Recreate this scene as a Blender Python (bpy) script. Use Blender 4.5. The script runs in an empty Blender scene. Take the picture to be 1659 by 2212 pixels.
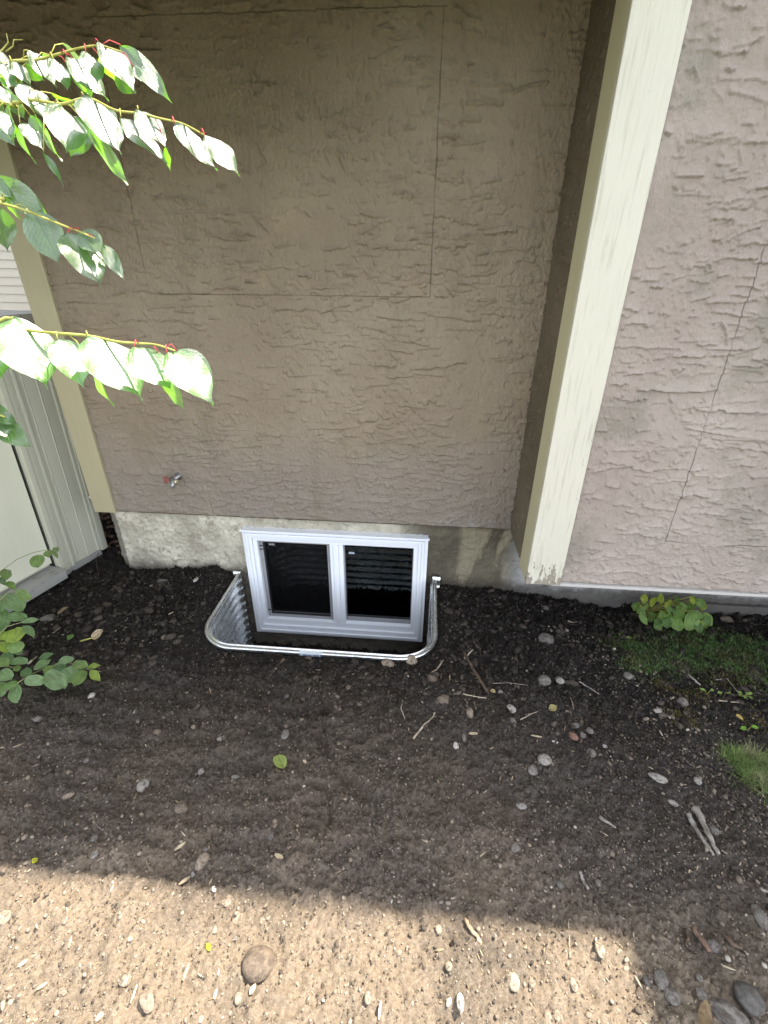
import bpy, bmesh, math, random
import numpy as np
from mathutils import Vector, Matrix
random.seed(7); rng = np.random.default_rng(7)
D = bpy.data; COL = bpy.context.scene.collection; SC = bpy.context.scene

# ---------------------------------------------------------------- camera
CAM = np.array([0.0, -2.25, 1.62])
RT = np.array([0.99653923, 0.08278021, 0.00755039])
UP = np.array([-0.04497788, 0.46060612, 0.88646432])
FW = np.array([-0.06990395, 0.88373607, -0.46273534])
FPX = 997.18; PW, PH = 1659.0, 2212.0
cd = D.cameras.new('camera'); cam = D.objects.new('camera', cd); COL.objects.link(cam)
cd.sensor_fit = 'HORIZONTAL'; cd.sensor_width = 36.0; cd.lens = FPX / PW * 36.0
cd.clip_start = 0.02; cd.clip_end = 500
cam.matrix_world = Matrix(((RT[0], UP[0], -FW[0], CAM[0]), (RT[1], UP[1], -FW[1], CAM[1]), (RT[2], UP[2], -FW[2], CAM[2]), (0, 0, 0, 1)))
SC.camera = cam
# ---------------------------------------------------------------- sky, sun, exposure
SUN = np.array([0.45, 0.22, 1.0]); SUN /= np.linalg.norm(SUN)
w = D.worlds.new('World'); SC.world = w; w.use_nodes = True
wn = w.node_tree.nodes; wl = w.node_tree.links
sky = wn.new('ShaderNodeTexSky'); sky.sky_type = 'NISHITA'; sky.sun_disc = False
sky.sun_elevation = math.asin(SUN[2]); sky.sun_rotation = math.atan2(SUN[0], SUN[1])
bg = wn['Background']; hs = wn.new('ShaderNodeHueSaturation'); hs.inputs['Saturation'].default_value = 0.28; wl.new(sky.outputs[0], hs.inputs['Color']); wl.new(hs.outputs[0], bg.inputs[0]); bg.inputs[1].default_value = 0.15
sl = D.lights.new('sun', 'SUN'); sl.energy = 2.9; sl.angle = math.radians(0.55); sl.color = (1.0, 0.91, 0.77)
so = D.objects.new('sun', sl); COL.objects.link(so)
so.rotation_euler = Vector(SUN).to_track_quat('Z', 'Y').to_euler(); so.location = (2, 3, 8)
vs = SC.view_settings; vs.view_transform = 'Standard'; vs.look = 'None'; vs.exposure = 2.32; vs.gamma = 1

# ---------------------------------------------------------------- helpers: placing
def ray(px, py):
    d = RT * ((px - PW / 2) / FPX) - UP * ((py - PH / 2) / FPX) + FW
    return d
def on_z(px, py, z):
    d = ray(px, py); return CAM + d * ((z - CAM[2]) / d[2])
def on_y(px, py, y=0.0):
    d = ray(px, py); return CAM + d * ((y - CAM[1]) / d[1])
def at_depth(px, py, dep):
    return CAM + ray(px, py) * dep
# ---------------------------------------------------------------- helpers: noise tile
def make_tile(n, lo, hi, beta, seed):
    r = np.random.default_rng(seed)
    f = np.fft.fftfreq(n) * n
    k = np.hypot(*np.meshgrid(f, f)); k[0, 0] = 1
    amp = k ** (-beta) * (k >= lo) * (k <= hi)
    t = np.real(np.fft.ifft2(np.fft.fft2(r.standard_normal((n, n))) * amp))
    return (t - t.mean()) / t.std()
T_BROAD = make_tile(512, 1, 200, 1.3, 1)
T_FINE = make_tile(512, 6, 256, 0.8, 2)
T_GRAN = make_tile(512, 12, 256, 0.35, 8)
T_MID = make_tile(512, 2, 120, 1.0, 3)
def smp(T, x, y, period):
    n = T.shape[0]; u = (np.asarray(x) / period * n) % n; v = (np.asarray(y) / period * n) % n
    i = np.floor(u).astype(int); j = np.floor(v).astype(int); fu = u - i; fv = v - j
    i %= n; j %= n; i2 = (i + 1) % n; j2 = (j + 1) % n
    return (T[j, i] * (1 - fu) * (1 - fv) + T[j, i2] * fu * (1 - fv) + T[j2, i] * (1 - fu) * fv + T[j2, i2] * fu * fv)
def sst(a, b, x):
    t = np.clip((np.asarray(x, float) - a) / (b - a), 0, 1); return t * t * (3 - 2 * t)
# ---------------------------------------------------------------- helpers: objects
def tag(o, label=None, cat=None, group=None, kind=None):
    if label: o['label'] = label
    if cat: o['category'] = cat
    if group: o['group'] = group
    if kind: o['kind'] = kind
    return o
def empty(name, loc=(0, 0, 0)):
    o = D.objects.new(name, None); o.location = loc; o.empty_display_size = 0.1; COL.objects.link(o); return o
def link(name, me, parent=None, mat=None, smooth=False):
    o = D.objects.new(name, me); COL.objects.link(o)
    if mat is not None: me.materials.append(mat)
    if parent is not None:
        o.parent = parent
        pl = Vector((0, 0, 0)); q = parent
        while q is not None: pl += q.location; q = q.parent
        o.location = -pl
    if smooth: me.polygons.foreach_set('use_smooth', [True] * len(me.polygons))
    return o
class MB:
    def __init__(s): s.v = []; s.f = []
    def box(s, x0, x1, y0, y1, z0, z1):
        n = len(s.v)
        s.v += [(x0, y0, z0), (x1, y0, z0), (x1, y1, z0), (x0, y1, z0), (x0, y0, z1), (x1, y0, z1), (x1, y1, z1), (x0, y1, z1)]
        s.f += [tuple(n + i for i in q) for q in ((0, 3, 2, 1), (4, 5, 6, 7), (0, 1, 5, 4), (1, 2, 6, 5), (2, 3, 7, 6), (3, 0, 4, 7))]
    def prism(s, poly, axis_fn, t0, t1):
        n = len(s.v); m = len(poly)
        s.v += [axis_fn(p, t0) for p in poly] + [axis_fn(p, t1) for p in poly]
        s.f += [tuple(n + i for i in range(m)), tuple(n + m + i for i in reversed(range(m)))]
        for i in range(m): j = (i + 1) % m; s.f.append((n + i, n + m + i, n + m + j, n + j))
    def tube(s, pts, rad, k=8, cap=True):
        pts = [np.array(p, float) for p in pts]; n0 = len(s.v); m = len(pts)
        rad = rad if hasattr(rad, '__len__') else [rad] * m
        prev = None
        for i, p in enumerate(pts):
            t = pts[min(i + 1, m - 1)] - pts[max(i - 1, 0)]; t /= (np.linalg.norm(t) + 1e-9)
            if prev is None:
                a = np.cross(t, (0, 0, 1.0));
                if np.linalg.norm(a) < .1: a = np.cross(t, (1.0, 0, 0))
            else: a = prev - t * np.dot(prev, t)
            a /= np.linalg.norm(a); prev = a; b = np.cross(t, a)
            for q in range(k):
                an = 2 * math.pi * q / k; s.v.append(tuple(p + rad[i] * (math.cos(an) * a + math.sin(an) * b)))
        for i in range(m - 1):
            for q in range(k):
                q2 = (q + 1) % k; s.f.append((n0 + i * k + q, n0 + i * k + q2, n0 + (i + 1) * k + q2, n0 + (i + 1) * k + q))
        if cap:
            s.f.append(tuple(n0 + q for q in reversed(range(k)))); s.f.append(tuple(n0 + (m - 1) * k + q for q in range(k)))
    def lathe(s, prof, c, ax, k=20):
        ax = np.array(ax, float); ax /= np.linalg.norm(ax); a = np.cross(ax, (0, 0, 1.0))
        if np.linalg.norm(a) < .1: a = np.cross(ax, (1.0, 0, 0))
        a /= np.linalg.norm(a); b = np.cross(ax, a); n0 = len(s.v)
        for (r, h) in prof:
            for q in range(k):
                an = 2 * math.pi * q / k; s.v.append(tuple(np.array(c) + ax * h + r * (math.cos(an) * a + math.sin(an) * b)))
        for i in range(len(prof) - 1):
            for q in range(k):
                q2 = (q + 1) % k; s.f.append((n0 + i * k + q, n0 + i * k + q2, n0 + (i + 1) * k + q2, n0 + (i + 1) * k + q))
        s.f.append(tuple(n0 + q for q in reversed(range(k)))); s.f.append(tuple(n0 + (len(prof) - 1) * k + q for q in range(k)))
    def build(s, name, mat, parent=None, smooth=False, bevel=0):
        me = D.meshes.new(name); me.from_pydata(s.v, [], s.f); me.update()
        o = link(name, me, parent, mat, smooth)
        if bevel:
            m = o.modifiers.new('bevel', 'BEVEL'); m.width = bevel; m.segments = 2; m.limit_method = 'ANGLE'; m.angle_limit = 0.6
        if smooth or bevel:
            me.polygons.foreach_set('use_smooth', [True] * len(me.polygons))
            bm = bmesh.new(); bm.from_mesh(me); bmesh.ops.recalc_face_normals(bm, faces=bm.faces); bm.to_mesh(me); bm.free()
            if bevel: m2 = o.modifiers.new('wn', 'WEIGHTED_NORMAL'); m2.keep_sharp = False
        return o
def np_mesh(name, V, F):
    """V (n,3), F (m,k) arrays"""
    me = D.meshes.new(name); V = np.ascontiguousarray(V, np.float32); F = np.ascontiguousarray(F, np.int32)
    k = F.shape[1]; me.vertices.add(len(V)); me.vertices.foreach_set('co', V.ravel())
    me.loops.add(F.size); me.loops.foreach_set('vertex_index', F.ravel())
    me.polygons.add(len(F)); me.polygons.foreach_set('loop_start', np.arange(0, F.size, k, dtype=np.int32))
    me.polygons.foreach_set('loop_total', np.full(len(F), k, np.int32))
    me.update(calc_edges=True); me.validate(); return me
def grid_faces(nx, ny, keep=None):
    i, j = np.meshgrid(np.arange(nx - 1), np.arange(ny - 1)); a = (j * nx + i)
    F = np.stack([a, a + 1, a + 1 + nx, a + nx], -1)
    if keep is not None: return F[keep]
    return F.reshape(-1, 4)
# ---------------------------------------------------------------- materials
class NT:
    def __init__(s, name):
        s.m = D.materials.new(name); s.m.use_nodes = True; s.n = s.m.node_tree.nodes; s.l = s.m.node_tree.links
        s.b = s.n['Principled BSDF']; s.out = s.n['Material Output']
    def N(s, t, **k):
        n = s.n.new(t)
        for a, b in k.items(): setattr(n, a, b)
        return n
    def set(s, sock, v):
        if hasattr(v, 'is_output'): s.l.new(v, sock)
        elif isinstance(v, (tuple, list)) and len(v) == 3 and sock.type == 'RGBA': sock.default_value = (*v, 1)
        else: sock.default_value = v
    def pos(s):
        return s.N('ShaderNodeNewGeometry').outputs['Position']
    def objc(s): return s.N('ShaderNodeTexCoord').outputs['Object']
    def scale(s, v, sc):
        n = s.N('ShaderNodeMapping'); s.l.new(v, n.inputs[0]); n.inputs['Scale'].default_value = sc; return n.outputs[0]
    def noise(s, v, sc, det=4, rough=.55, dist=0):
        n = s.N('ShaderNodeTexNoise'); s.l.new(v, n.inputs['Vector']); n.inputs['Scale'].default_value = sc
        n.inputs['Detail'].default_value = det; n.inputs['Roughness'].default_value = rough; n.inputs['Distortion'].default_value = dist
        return n.outputs[0]
    def ramp(s, v, a, b, c0=0.0, c1=1.0):
        n = s.N('ShaderNodeMapRange', interpolation_type='SMOOTHSTEP'); s.l.new(v, n.inputs[0])
        n.inputs[1].default_value = a; n.inputs[2].default_value = b; n.inputs[3].default_value = c0; n.inputs[4].default_value = c1; return n.outputs[0]
    def math(s, op, a, b=0.0, c=None):
        n = s.N('ShaderNodeMath', operation=op); s.set(n.inputs[0], a); s.set(n.inputs[1], b)
        if c is not None: s.set(n.inputs[2], c)
        return n.outputs[0]
    def mix(s, f, a, b):
        n = s.N('ShaderNodeMix', data_type='RGBA'); s.set(n.inputs[0], f); s.set(n.inputs[6], a); s.set(n.inputs[7], b); return n.outputs[2]
    def mul(s, f, a, b):
        n = s.N('ShaderNodeMix', data_type='RGBA', blend_type='MULTIPLY'); s.set(n.inputs[0], f); s.set(n.inputs[6], a); s.set(n.inputs[7], b); return n.outputs[2]
    def sep(s, v):
        n = s.N('ShaderNodeSeparateXYZ'); s.l.new(v, n.inputs[0]); return n.outputs
    def bump(s, h, dist, strength=1.0):
        n = s.N('ShaderNodeBump'); n.inputs['Distance'].default_value = dist; n.inputs['Strength'].default_value = strength
        s.l.new(h, n.inputs['Height']); s.l.new(n.outputs[0], s.b.inputs['Normal']); return n
    def fin(s, col, rough=.8, spec=.3, metal=0):
        s.set(s.b.inputs['Base Color'], col); s.set(s.b.inputs['Roughness'], rough)
        s.b.inputs['Specular IOR Level'].default_value = spec; s.b.inputs['Metallic'].default_value = metal; return s.m
def line_mask(t, coord, c, hw, other, a, b):
    """1 on a thin line coord==c, for a<other<b"""
    d = t.math('ABSOLUTE', t.math('SUBTRACT', coord, c)); m = t.ramp(d, hw, hw * .4)
    k = t.math('MULTIPLY', t.math('GREATER_THAN', other, a), t.math('LESS_THAN', other, b)); return t.math('MULTIPLY', m, k)
def m_stucco(name, lines, c1, c2, haze=False, weather=False):
    t = NT(name); p = t.pos(); x, y, z = t.sep(p)
    col = t.mix(t.ramp(t.noise(p, 1.6, 5, .6), .35, .68), c1, c2)
    col = t.mix(t.ramp(t.noise(t.scale(p, (3, 3, 1)), 9, 4, .6), .55, .75, 0, .35), col, tuple(q * .72 for q in c1))
    if haze:   # pale mineral bloom and splash stains low on the wall
        m = t.math('MULTIPLY', t.ramp(z, .62, .40), t.ramp(t.noise(p, 7, 6, .7), .50, .68, 0, .65))
        m = t.math('MULTIPLY', m, t.ramp(x, -1.25, -.9)); col = t.mix(m, col, (.42, .40, .38))
    if haze:
        col = t.mix(t.ramp(t.math('ADD', z, t.math('MULTIPLY', t.noise(p, 3, 4), -.5)), .75, .25, 0, .6), col, (.235, .21, .19))
        col = t.mix(t.ramp(t.noise(t.scale(p, (1, 1, .3)), 5, 5, .6), .52, .72, 0, .5), col, (.20, .165, .12))
        col = t.mix(t.ramp(t.noise(p, 2.3, 4, .6), .55, .7, 0, .4), col, (.34, .28, .19))
    if weather:   # grey mildew in the coarse areas
        col = t.mix(t.ramp(t.noise(p, 2.6, 6, .65), .5, .66, 0, .55), col, (.20, .19, .155))
    wob = t.math('MULTIPLY', t.math('SUBTRACT', t.noise(p, 14, 3), .5), .012)
    xx = t.math('ADD', x, wob); zz = t.math('ADD', z, wob)
    for (ax, c, a, b) in lines:
        m = line_mask(t, xx if ax == 'x' else zz, c, .0032, z if ax == 'x' else x, a, b)
        m = t.math('MULTIPLY', m, t.ramp(t.noise(p, 6, 2), .25, .6, .1, .6)); col = t.mix(m, col, (.03, .025, .02))
    spk = t.ramp(t.noise(p, 55, 2), .80, .83, 0, .5); col = t.mix(spk, col, (.5, .48, .42))
    h = t.math('ADD', t.noise(t.scale(p, (1, 1, .35)), 170, 4, .65), t.math('MULTIPLY', t.noise(p, 60, 4, .7), 1.2))
    t.bump(h, .0042, .9); return t.fin(col, .88, .25)
W_LINES = [('x', -1.268, 1.52, 2.44), ('x', .016, 1.52, 2.44), ('z', 1.52, -1.268, .016), ('z', 2.44, -1.3, .03)]
M_stuccoW = m_stucco('stucco_brown', W_LINES, (.262, .210, .158), (.312, .258, .198), haze=True)
M_stuccoB = m_stucco('stucco_pinkish_brown', [('x', 1.055, .614, 3.2), ('z', .614, 1.055, 3.0)], (.33, .275, .245), (.385, .33, .295), weather=True)
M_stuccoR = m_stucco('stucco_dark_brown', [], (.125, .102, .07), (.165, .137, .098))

def m_concrete():
    t = NT('parged_concrete'); p = t.pos(); x, y, z = t.sep(p)
    a = t.mix(t.ramp(t.noise(p, 5, 6, .65), .35, .68), (.35, .325, .265), (.58, .545, .46))
    a = t.mix(t.ramp(t.noise(p, 16, 5, .6, 1.5), .56, .66, 0, .55), a, (.20, .18, .14))
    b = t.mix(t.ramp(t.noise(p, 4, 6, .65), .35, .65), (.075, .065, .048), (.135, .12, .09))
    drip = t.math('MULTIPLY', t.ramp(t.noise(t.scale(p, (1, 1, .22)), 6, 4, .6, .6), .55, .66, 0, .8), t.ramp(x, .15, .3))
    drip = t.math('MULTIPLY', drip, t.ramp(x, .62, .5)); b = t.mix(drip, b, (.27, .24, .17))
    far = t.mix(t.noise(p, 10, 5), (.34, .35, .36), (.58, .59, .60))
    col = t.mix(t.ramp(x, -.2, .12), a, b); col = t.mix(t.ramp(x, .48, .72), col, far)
    ch = t.ramp(x, -1.765, -1.775); col = t.mix(t.math('MULTIPLY', ch, .75), col, (.15, .145, .125))  # angled chamfer face darkened, its shade put into the colour
    soil = t.math('MULTIPLY', t.ramp(t.math('ADD', z, t.math('MULTIPLY', t.noise(p, 11, 4), -.12)), .0, -.10), .85)
    col = t.mix(soil, col, (.06, .05, .04))
    cr = t.ramp(t.math('ABSOLUTE', t.math('SUBTRACT', t.noise(t.scale(p, (1, 1, 1.8)), 7, 3, .5, 1.2), .5)), .006, .0, 0, .55)
    col = t.mix(cr, col, (.07, .06, .05))
    t.bump(t.math('ADD', t.noise(p, 22, 6, .6), t.math('MULTIPLY', t.noise(p, 120, 3), .25)), .009, .8); return t.fin(col, .9, .2)
M_conc = m_concrete()
def m_paint(name, c, peel=False, rough=.5, dirt=.3, dcol=(.2, .19, .12), grain=(40, 40, 2.5), bumpd=.0012):
    t = NT(name); p = t.pos(); x, y, z = t.sep(p)
    col = t.mix(t.ramp(t.noise(t.scale(p, grain), 2, 4, .6), .52, .72, 0, dirt), c, dcol)
    col = t.mix(t.ramp(t.noise(p, 3, 5, .6), .4, .7, 0, dirt * .6), col, tuple(q * .8 for q in c))
    g = t.noise(t.scale(p, (30, 30, 3)), 3, 5, .6)
    if peel:
        pn = t.math('ADD', t.noise(t.scale(p, (1.6, 1.6, .5)), 26, 6, .7), t.ramp(z, .39, .60, .13, -.17))
        m = t.ramp(pn, .60, .615); col = t.mix(m, col, t.mix(t.noise(p, 60, 4), (.16, .13, .10), (.44, .40, .34))); g = t.math('SUBTRACT', g, t.math('MULTIPLY', m, 1.5))
        rare = t.ramp(t.noise(t.scale(p, (1, 1, .3)), 30, 4, .6), .70, .73, 0, .6); col = t.mix(rare, col, (.28, .27, .24))
    t.bump(g, bumpd * (2.5 if peel else 1)); return t.fin(col, rough, .4)
M_cream = m_paint('cream_paint', (.60, .57, .49), peel=True)
M_creamL = m_paint('cream_paint_sound_shaded', (.39, .35, .23), dirt=.15)  # same cream, unpeeled; the left board's dimmer light is put into the colour
M_creamS = m_paint('cream_paint_side_shaded', (.52, .485, .32), dirt=.14)  # same cream again, with the side's shade and green bounce coloured in
M_white = m_paint('window_vinyl', (.80, .83, .89), rough=.32, dirt=.04, dcol=(.5, .48, .42), grain=(8, 8, 8), bumpd=.0001)
M_track = m_paint('grey_vinyl_track', (.30, .30, .32), rough=.4, dirt=.2, grain=(8, 8, 8), bumpd=.0002)
M_seal = m_paint('black_seal', (.02, .02, .022), rough=.5, dirt=0, grain=(8, 8, 8), bumpd=.0001)
M_shed = m_paint('shed_beige_metal', (.50, .50, .41), rough=.42, dirt=.14, dcol=(.25, .25, .2), grain=(3, 3, 1), bumpd=.0003)
M_shedw = m_paint('shed_door_paint', (.66, .66, .54), rough=.42, dirt=.10, dcol=(.3, .3, .2), grain=(3, 3, 1), bumpd=.0003)
M_sill = m_paint('grey_sill_metal', (.33, .33, .31), rough=.5, dirt=.5, dcol=(.08, .07, .05), grain=(9, 9, 9), bumpd=.0004)
M_siding = m_paint('pale_siding', (.55, .49, .42), rough=.55, dirt=.1, grain=(1, 1, 20), bumpd=.0006)
M_roof = m_paint('roof_soffit_board', (.22, .18, .14), rough=.8, dirt=.3, grain=(3, 3, 3))
M_dark = m_paint('dark_interior', (.015, .015, .016), rough=.9, dirt=0, grain=(3, 3, 3))
M_wood = m_paint('old_brown_boards', (.13, .075, .045), rough=.85, dirt=.6, dcol=(.05, .035, .025), grain=(14, 14, 1), bumpd=.002)

def m_steel():
    t = NT('galvanised_steel'); p = t.pos()
    v = t.N('ShaderNodeTexVoronoi'); t.l.new(p, v.inputs['Vector']); v.inputs['Scale'].default_value = 70
    col = t.mix(t.ramp(v.outputs['Distance'], .1, .7), (.80, .82, .83), (.74, .76, .76))
    d = t.ramp(t.noise(p, 9, 6, .65), .6, .85, 0, .4); col = t.mix(d, col, (.35, .33, .30))
    r = t.ramp(t.noise(p, 18, 4), .3, .7, .24, .30)
    return t.fin(col, r, .5, .93)
M_steel = m_steel()
def m_glass(name, tint):
    t = NT(name)
    g = t.N('ShaderNodeBsdfGlossy'); g.inputs['Roughness'].default_value = .015; g.inputs['Color'].default_value = (.9, .95, 1, 1)
    tr = t.N('ShaderNodeBsdfTransparent'); tr.inputs['Color'].default_value = (*tint, 1)
    fr = t.N('ShaderNodeFresnel'); fr.inputs['IOR'].default_value = 1.6
    mx = t.N('ShaderNodeMixShader'); k = t.math('MULTIPLY', fr.outputs[0], 1.6)
    t.l.new(k, mx.inputs[0]); t.l.new(tr.outputs[0], mx.inputs[1]); t.l.new(g.outputs[0], mx.inputs[2]); t.l.new(mx.outputs[0], t.out.inputs[0]); return t.m
M_glass = m_glass('window_glass', (.5, .55, .55))
def m_screen():
    t = NT('insect_screen'); tr = t.N('ShaderNodeBsdfTransparent'); tr.inputs[0].default_value = (1, 1, 1, 1)
    d = t.N('ShaderNodeBsdfDiffuse'); d.inputs[0].default_value = (.012, .012, .013, 1)
    mx = t.N('ShaderNodeMixShader'); mx.inputs[0].default_value = .42
    t.l.new(tr.outputs[0], mx.inputs[1]); t.l.new(d.outputs[0], mx.inputs[2]); t.l.new(mx.outputs[0], t.out.inputs[0]); return t.m
M_screen = m_screen()
def m_soil():
    t = NT('garden_soil'); p = t.pos(); x, y, z = t.sep(p)
    n1 = t.noise(p, 2.2, 6, .6); n2 = t.noise(p, 105, 7, .8); n3 = t.noise(p, 330, 5, .8)
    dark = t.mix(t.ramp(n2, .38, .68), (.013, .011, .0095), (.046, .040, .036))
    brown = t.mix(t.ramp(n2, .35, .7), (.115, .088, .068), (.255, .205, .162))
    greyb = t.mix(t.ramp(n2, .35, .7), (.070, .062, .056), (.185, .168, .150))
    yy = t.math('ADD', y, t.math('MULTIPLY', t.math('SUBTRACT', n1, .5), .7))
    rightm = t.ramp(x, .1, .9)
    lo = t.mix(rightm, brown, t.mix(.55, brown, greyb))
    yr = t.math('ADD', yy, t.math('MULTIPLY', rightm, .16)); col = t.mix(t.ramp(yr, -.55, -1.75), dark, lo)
    col = t.mix(t.ramp(yy, -1.45, -1.75, 0, .8), col, t.mix(t.ramp(n2, .35, .7), (.25, .20, .15), (.39, .315, .232)))  # dry foreground soil; some of its sunlit brightness is put into the colour
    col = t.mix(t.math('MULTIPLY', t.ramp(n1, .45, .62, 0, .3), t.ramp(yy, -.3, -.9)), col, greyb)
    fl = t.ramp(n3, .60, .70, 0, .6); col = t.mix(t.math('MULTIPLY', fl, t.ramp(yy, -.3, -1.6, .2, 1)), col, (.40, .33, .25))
    # lawn further away
    far = t.math('MAXIMUM', t.ramp(y, -3.6, -4.6), t.math('MAXIMUM', t.ramp(t.math('ABSOLUTE', x), 5, 7), t.ramp(y, 5, 6)))
    col = t.mix(far, col, t.mix(n2, (.03, .06, .012), (.07, .11, .03)))
    h = t.math('ADD', t.math('MULTIPLY', n2, 1.0), t.math('MULTIPLY', n3, .4)); t.bump(h, .0075, 1.0)
    return t.fin(col, .95, .15)
M_soil = m_soil()
def m_stone():
    t = NT('pebble_stone'); o = t.objc(); oi = t.N('ShaderNodeObjectInfo')
    sc = t.scale(o, (1, 1, 1)); ad = t.N('ShaderNodeVectorMath', operation='ADD'); t.l.new(sc, ad.inputs[0])
    cmb = t.N('ShaderNodeCombineXYZ'); k = t.math('MULTIPLY', oi.outputs['Random'], 50); t.l.new(k, cmb.inputs[0]); t.l.new(cmb.outputs[0], ad.inputs[1])
    v = ad.outputs[0]; n = t.noise(v, 2.2, 6, .65)
    col = t.mul(1.0, oi.outputs['Color'], t.mix(t.ramp(n, .3, .7), (.62, .60, .58), (1.15, 1.12, 1.08)))
    col = t.mix(t.ramp(t.noise(v, 1.3, 6, .7), .48, .62, 0, .8), col, (.075, .06, .048))
    t.bump(t.noise(v, 9, 5, .6), .003, .7); return t.fin(col, .8, .3)
M_stone = m_stone()
def m_gravel():
    t = NT('gravel_grains'); g = t.N('ShaderNodeNewGeometry')
    r = g.outputs['Random Per Island']; cr = t.N('ShaderNodeValToRGB'); t.l.new(r, cr.inputs[0]); e = cr.color_ramp.elements
    e[0].position = 0; e[0].color = (.05, .042, .035, 1); e[1].position = 1; e[1].color = (.40, .36, .31, 1)
    for q, c in ((.4, (.11, .09, .072)), (.7, (.18, .148, .118)), (.9, (.26, .215, .17)), (.96, (.33, .29, .25))):
        a = e.new(q); a.color = (*c, 1)
    t.bump(t.noise(g.outputs['Position'], 160, 3), .001); return t.fin(cr.outputs[0], .85, .25)
M_gravel = m_gravel()
def m_clod():
    t = NT('soil_clods'); p = t.pos(); x, y, z = t.sep(p); n2 = t.noise(p, 40, 5, .7); n1 = t.noise(p, 2.2, 6, .6)
    yy = t.math('ADD', y, t.math('MULTIPLY', t.math('SUBTRACT', n1, .5), .7))
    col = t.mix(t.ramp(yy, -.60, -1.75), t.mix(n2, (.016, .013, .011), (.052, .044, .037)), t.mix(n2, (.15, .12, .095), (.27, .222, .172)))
    g = t.N('ShaderNodeNewGeometry'); k = t.ramp(g.outputs['Random Per Island'], 0, 1, .45, 1.75); cc = t.N('ShaderNodeCombineXYZ'); [t.l.new(k, cc.inputs[q]) for q in range(3)]; col = t.mul(1.0, col, cc.outputs[0])
    t.bump(t.noise(p, 150, 5, .7), .003, 1); return t.fin(col, .95, .12)
M_clod = m_clod()
def m_chip():
    t = NT('wood_chip'); g = t.N('ShaderNodeNewGeometry'); r = g.outputs['Random Per Island']
    col = t.mix(r, (.20, .15, .09), (.52, .46, .34)); t.bump(t.noise(g.outputs['Position'], 200, 3), .0006); return t.fin(col, .8, .2)
M_chip = m_chip()
def m_twig(name, c1, c2):
    t = NT(name); p = t.pos(); n = t.noise(p, 50, 5, .65); col = t.mix(t.ramp(n, .35, .65), c1, c2); t.bump(n, .002, .8); return t.fin(col, .8, .25)
M_twigd = m_twig('dark_stick_bark', (.05, .035, .025), (.13, .09, .065))
M_twigl = m_twig('pale_dry_stem', (.26, .21, .15), (.46, .40, .31))
M_twigg = m_twig('grey_driftwood', (.16, .14, .12), (.32, .29, .26))
M_bark = m_twig('smooth_grey_bark', (.10, .085, .065), (.22, .19, .15))
M_stemy = m_twig('young_green_stem', (.28, .27, .06), (.42, .40, .12))
M_stemr = m_twig('red_leaf_stalk', (.40, .04, .06), (.55, .10, .10))
def m_flat0(name):
    t = NT(name); p = t.pos(); return t.fin(t.mix(t.noise(p, 6, 3), (.04, .075, .02), (.10, .16, .05)), .45, .4)
def m_leaf(name, c, trans, dry=0.0, rough=.33, spec=.55):
    t = NT(name); uv = t.N('ShaderNodeUVMap').outputs[0]; u, v, _ = t.sep(uv); oi = t.N('ShaderNodeObjectInfo'); P = t.objc()
    av = t.math('ABSOLUTE', v)
    mid = t.ramp(av, .045, .012)
    q = t.math('SUBTRACT', t.math('MULTIPLY', u, 11.0), t.math('MULTIPLY', av, 3.4)); fr = t.math('ABSOLUTE', t.math('SUBTRACT', t.math('FRACT', q), .5))
    side = t.math('MULTIPLY', t.ramp(fr, .075, .02), .8)
    vor = t.N('ShaderNodeTexVoronoi', feature='DISTANCE_TO_EDGE'); t.l.new(uv, vor.inputs['Vector']); vor.inputs['Scale'].default_value = 22
    net = t.ramp(vor.outputs['Distance'], .05, .0, 0, .35)
    vein = t.math('MAXIMUM', t.math('MAXIMUM', mid, side), net)
    base = t.mix(t.ramp(t.noise(uv, 2.5, 4), .3, .7), tuple(k * .75 for k in c), tuple(k * 1.25 for k in c))
    base = t.mul(1.0, base, oi.outputs['Color'])
    if dry: base = t.mix(t.ramp(t.noise(uv, 3, 5, .6), .45, .6, 0, dry), base, (.26, .20, .10))
    col = t.mix(t.math('MULTIPLY', vein, .55), base, tuple(k * .42 for k in c))
    bn = t.N('ShaderNodeBump'); bn.inputs['Distance'].default_value = .0012; bn.inputs['Strength'].default_value = .8
    t.l.new(t.math('SUBTRACT', t.noise(uv, 5, 3), vein), bn.inputs['Height']); t.l.new(bn.outputs[0], t.b.inputs['Normal'])
    t.fin(col, rough, spec)
    tr = t.N('ShaderNodeBsdfTranslucent'); tc = t.mul(1.0, col, trans); t.l.new(tc, tr.inputs[0])
    ads = t.N('ShaderNodeAddShader'); t.l.new(t.b.outputs[0], ads.inputs[0]); t.l.new(tr.outputs[0], ads.inputs[1]); t.l.new(ads.outputs[0], t.out.inputs[0])
    return t.m
M_leaf = m_leaf('glossy_tree_leaf', (.036, .066, .027), (1.7, 2.6, .22), rough=.36, spec=1.0)
M_leaf.node_tree.nodes['Principled BSDF'].inputs['Coat Weight'].default_value = 1.0; M_leaf.node_tree.nodes['Principled BSDF'].inputs['Coat Roughness'].default_value = .27
M_leafc = m_flat0('crown_leaf')
M_shrub = m_leaf('shrub_leaf', (.12, .19, .08), (.7, .95, .2), rough=.42, spec=.6)
M_weed = m_leaf('weed_leaf', (.14, .21, .065), (.8, 1.0, .25), rough=.5, spec=.3)
M_dry = m_leaf('dry_leaf', (.36, .30, .22), (.3, .25, .15), dry=.8, rough=.8, spec=.15)
def m_flat(name, c, rough=.5, spec=.4, metal=0):
    t = NT(name); p = t.pos(); col = t.mix(t.ramp(t.noise(p, 120, 3), .4, .7, 0, .3), c, tuple(k * .6 for k in c)); return t.fin(col, rough, spec, metal)
M_red = m_flat('faded_red_handle', (.24, .085, .075), .7)
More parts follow.
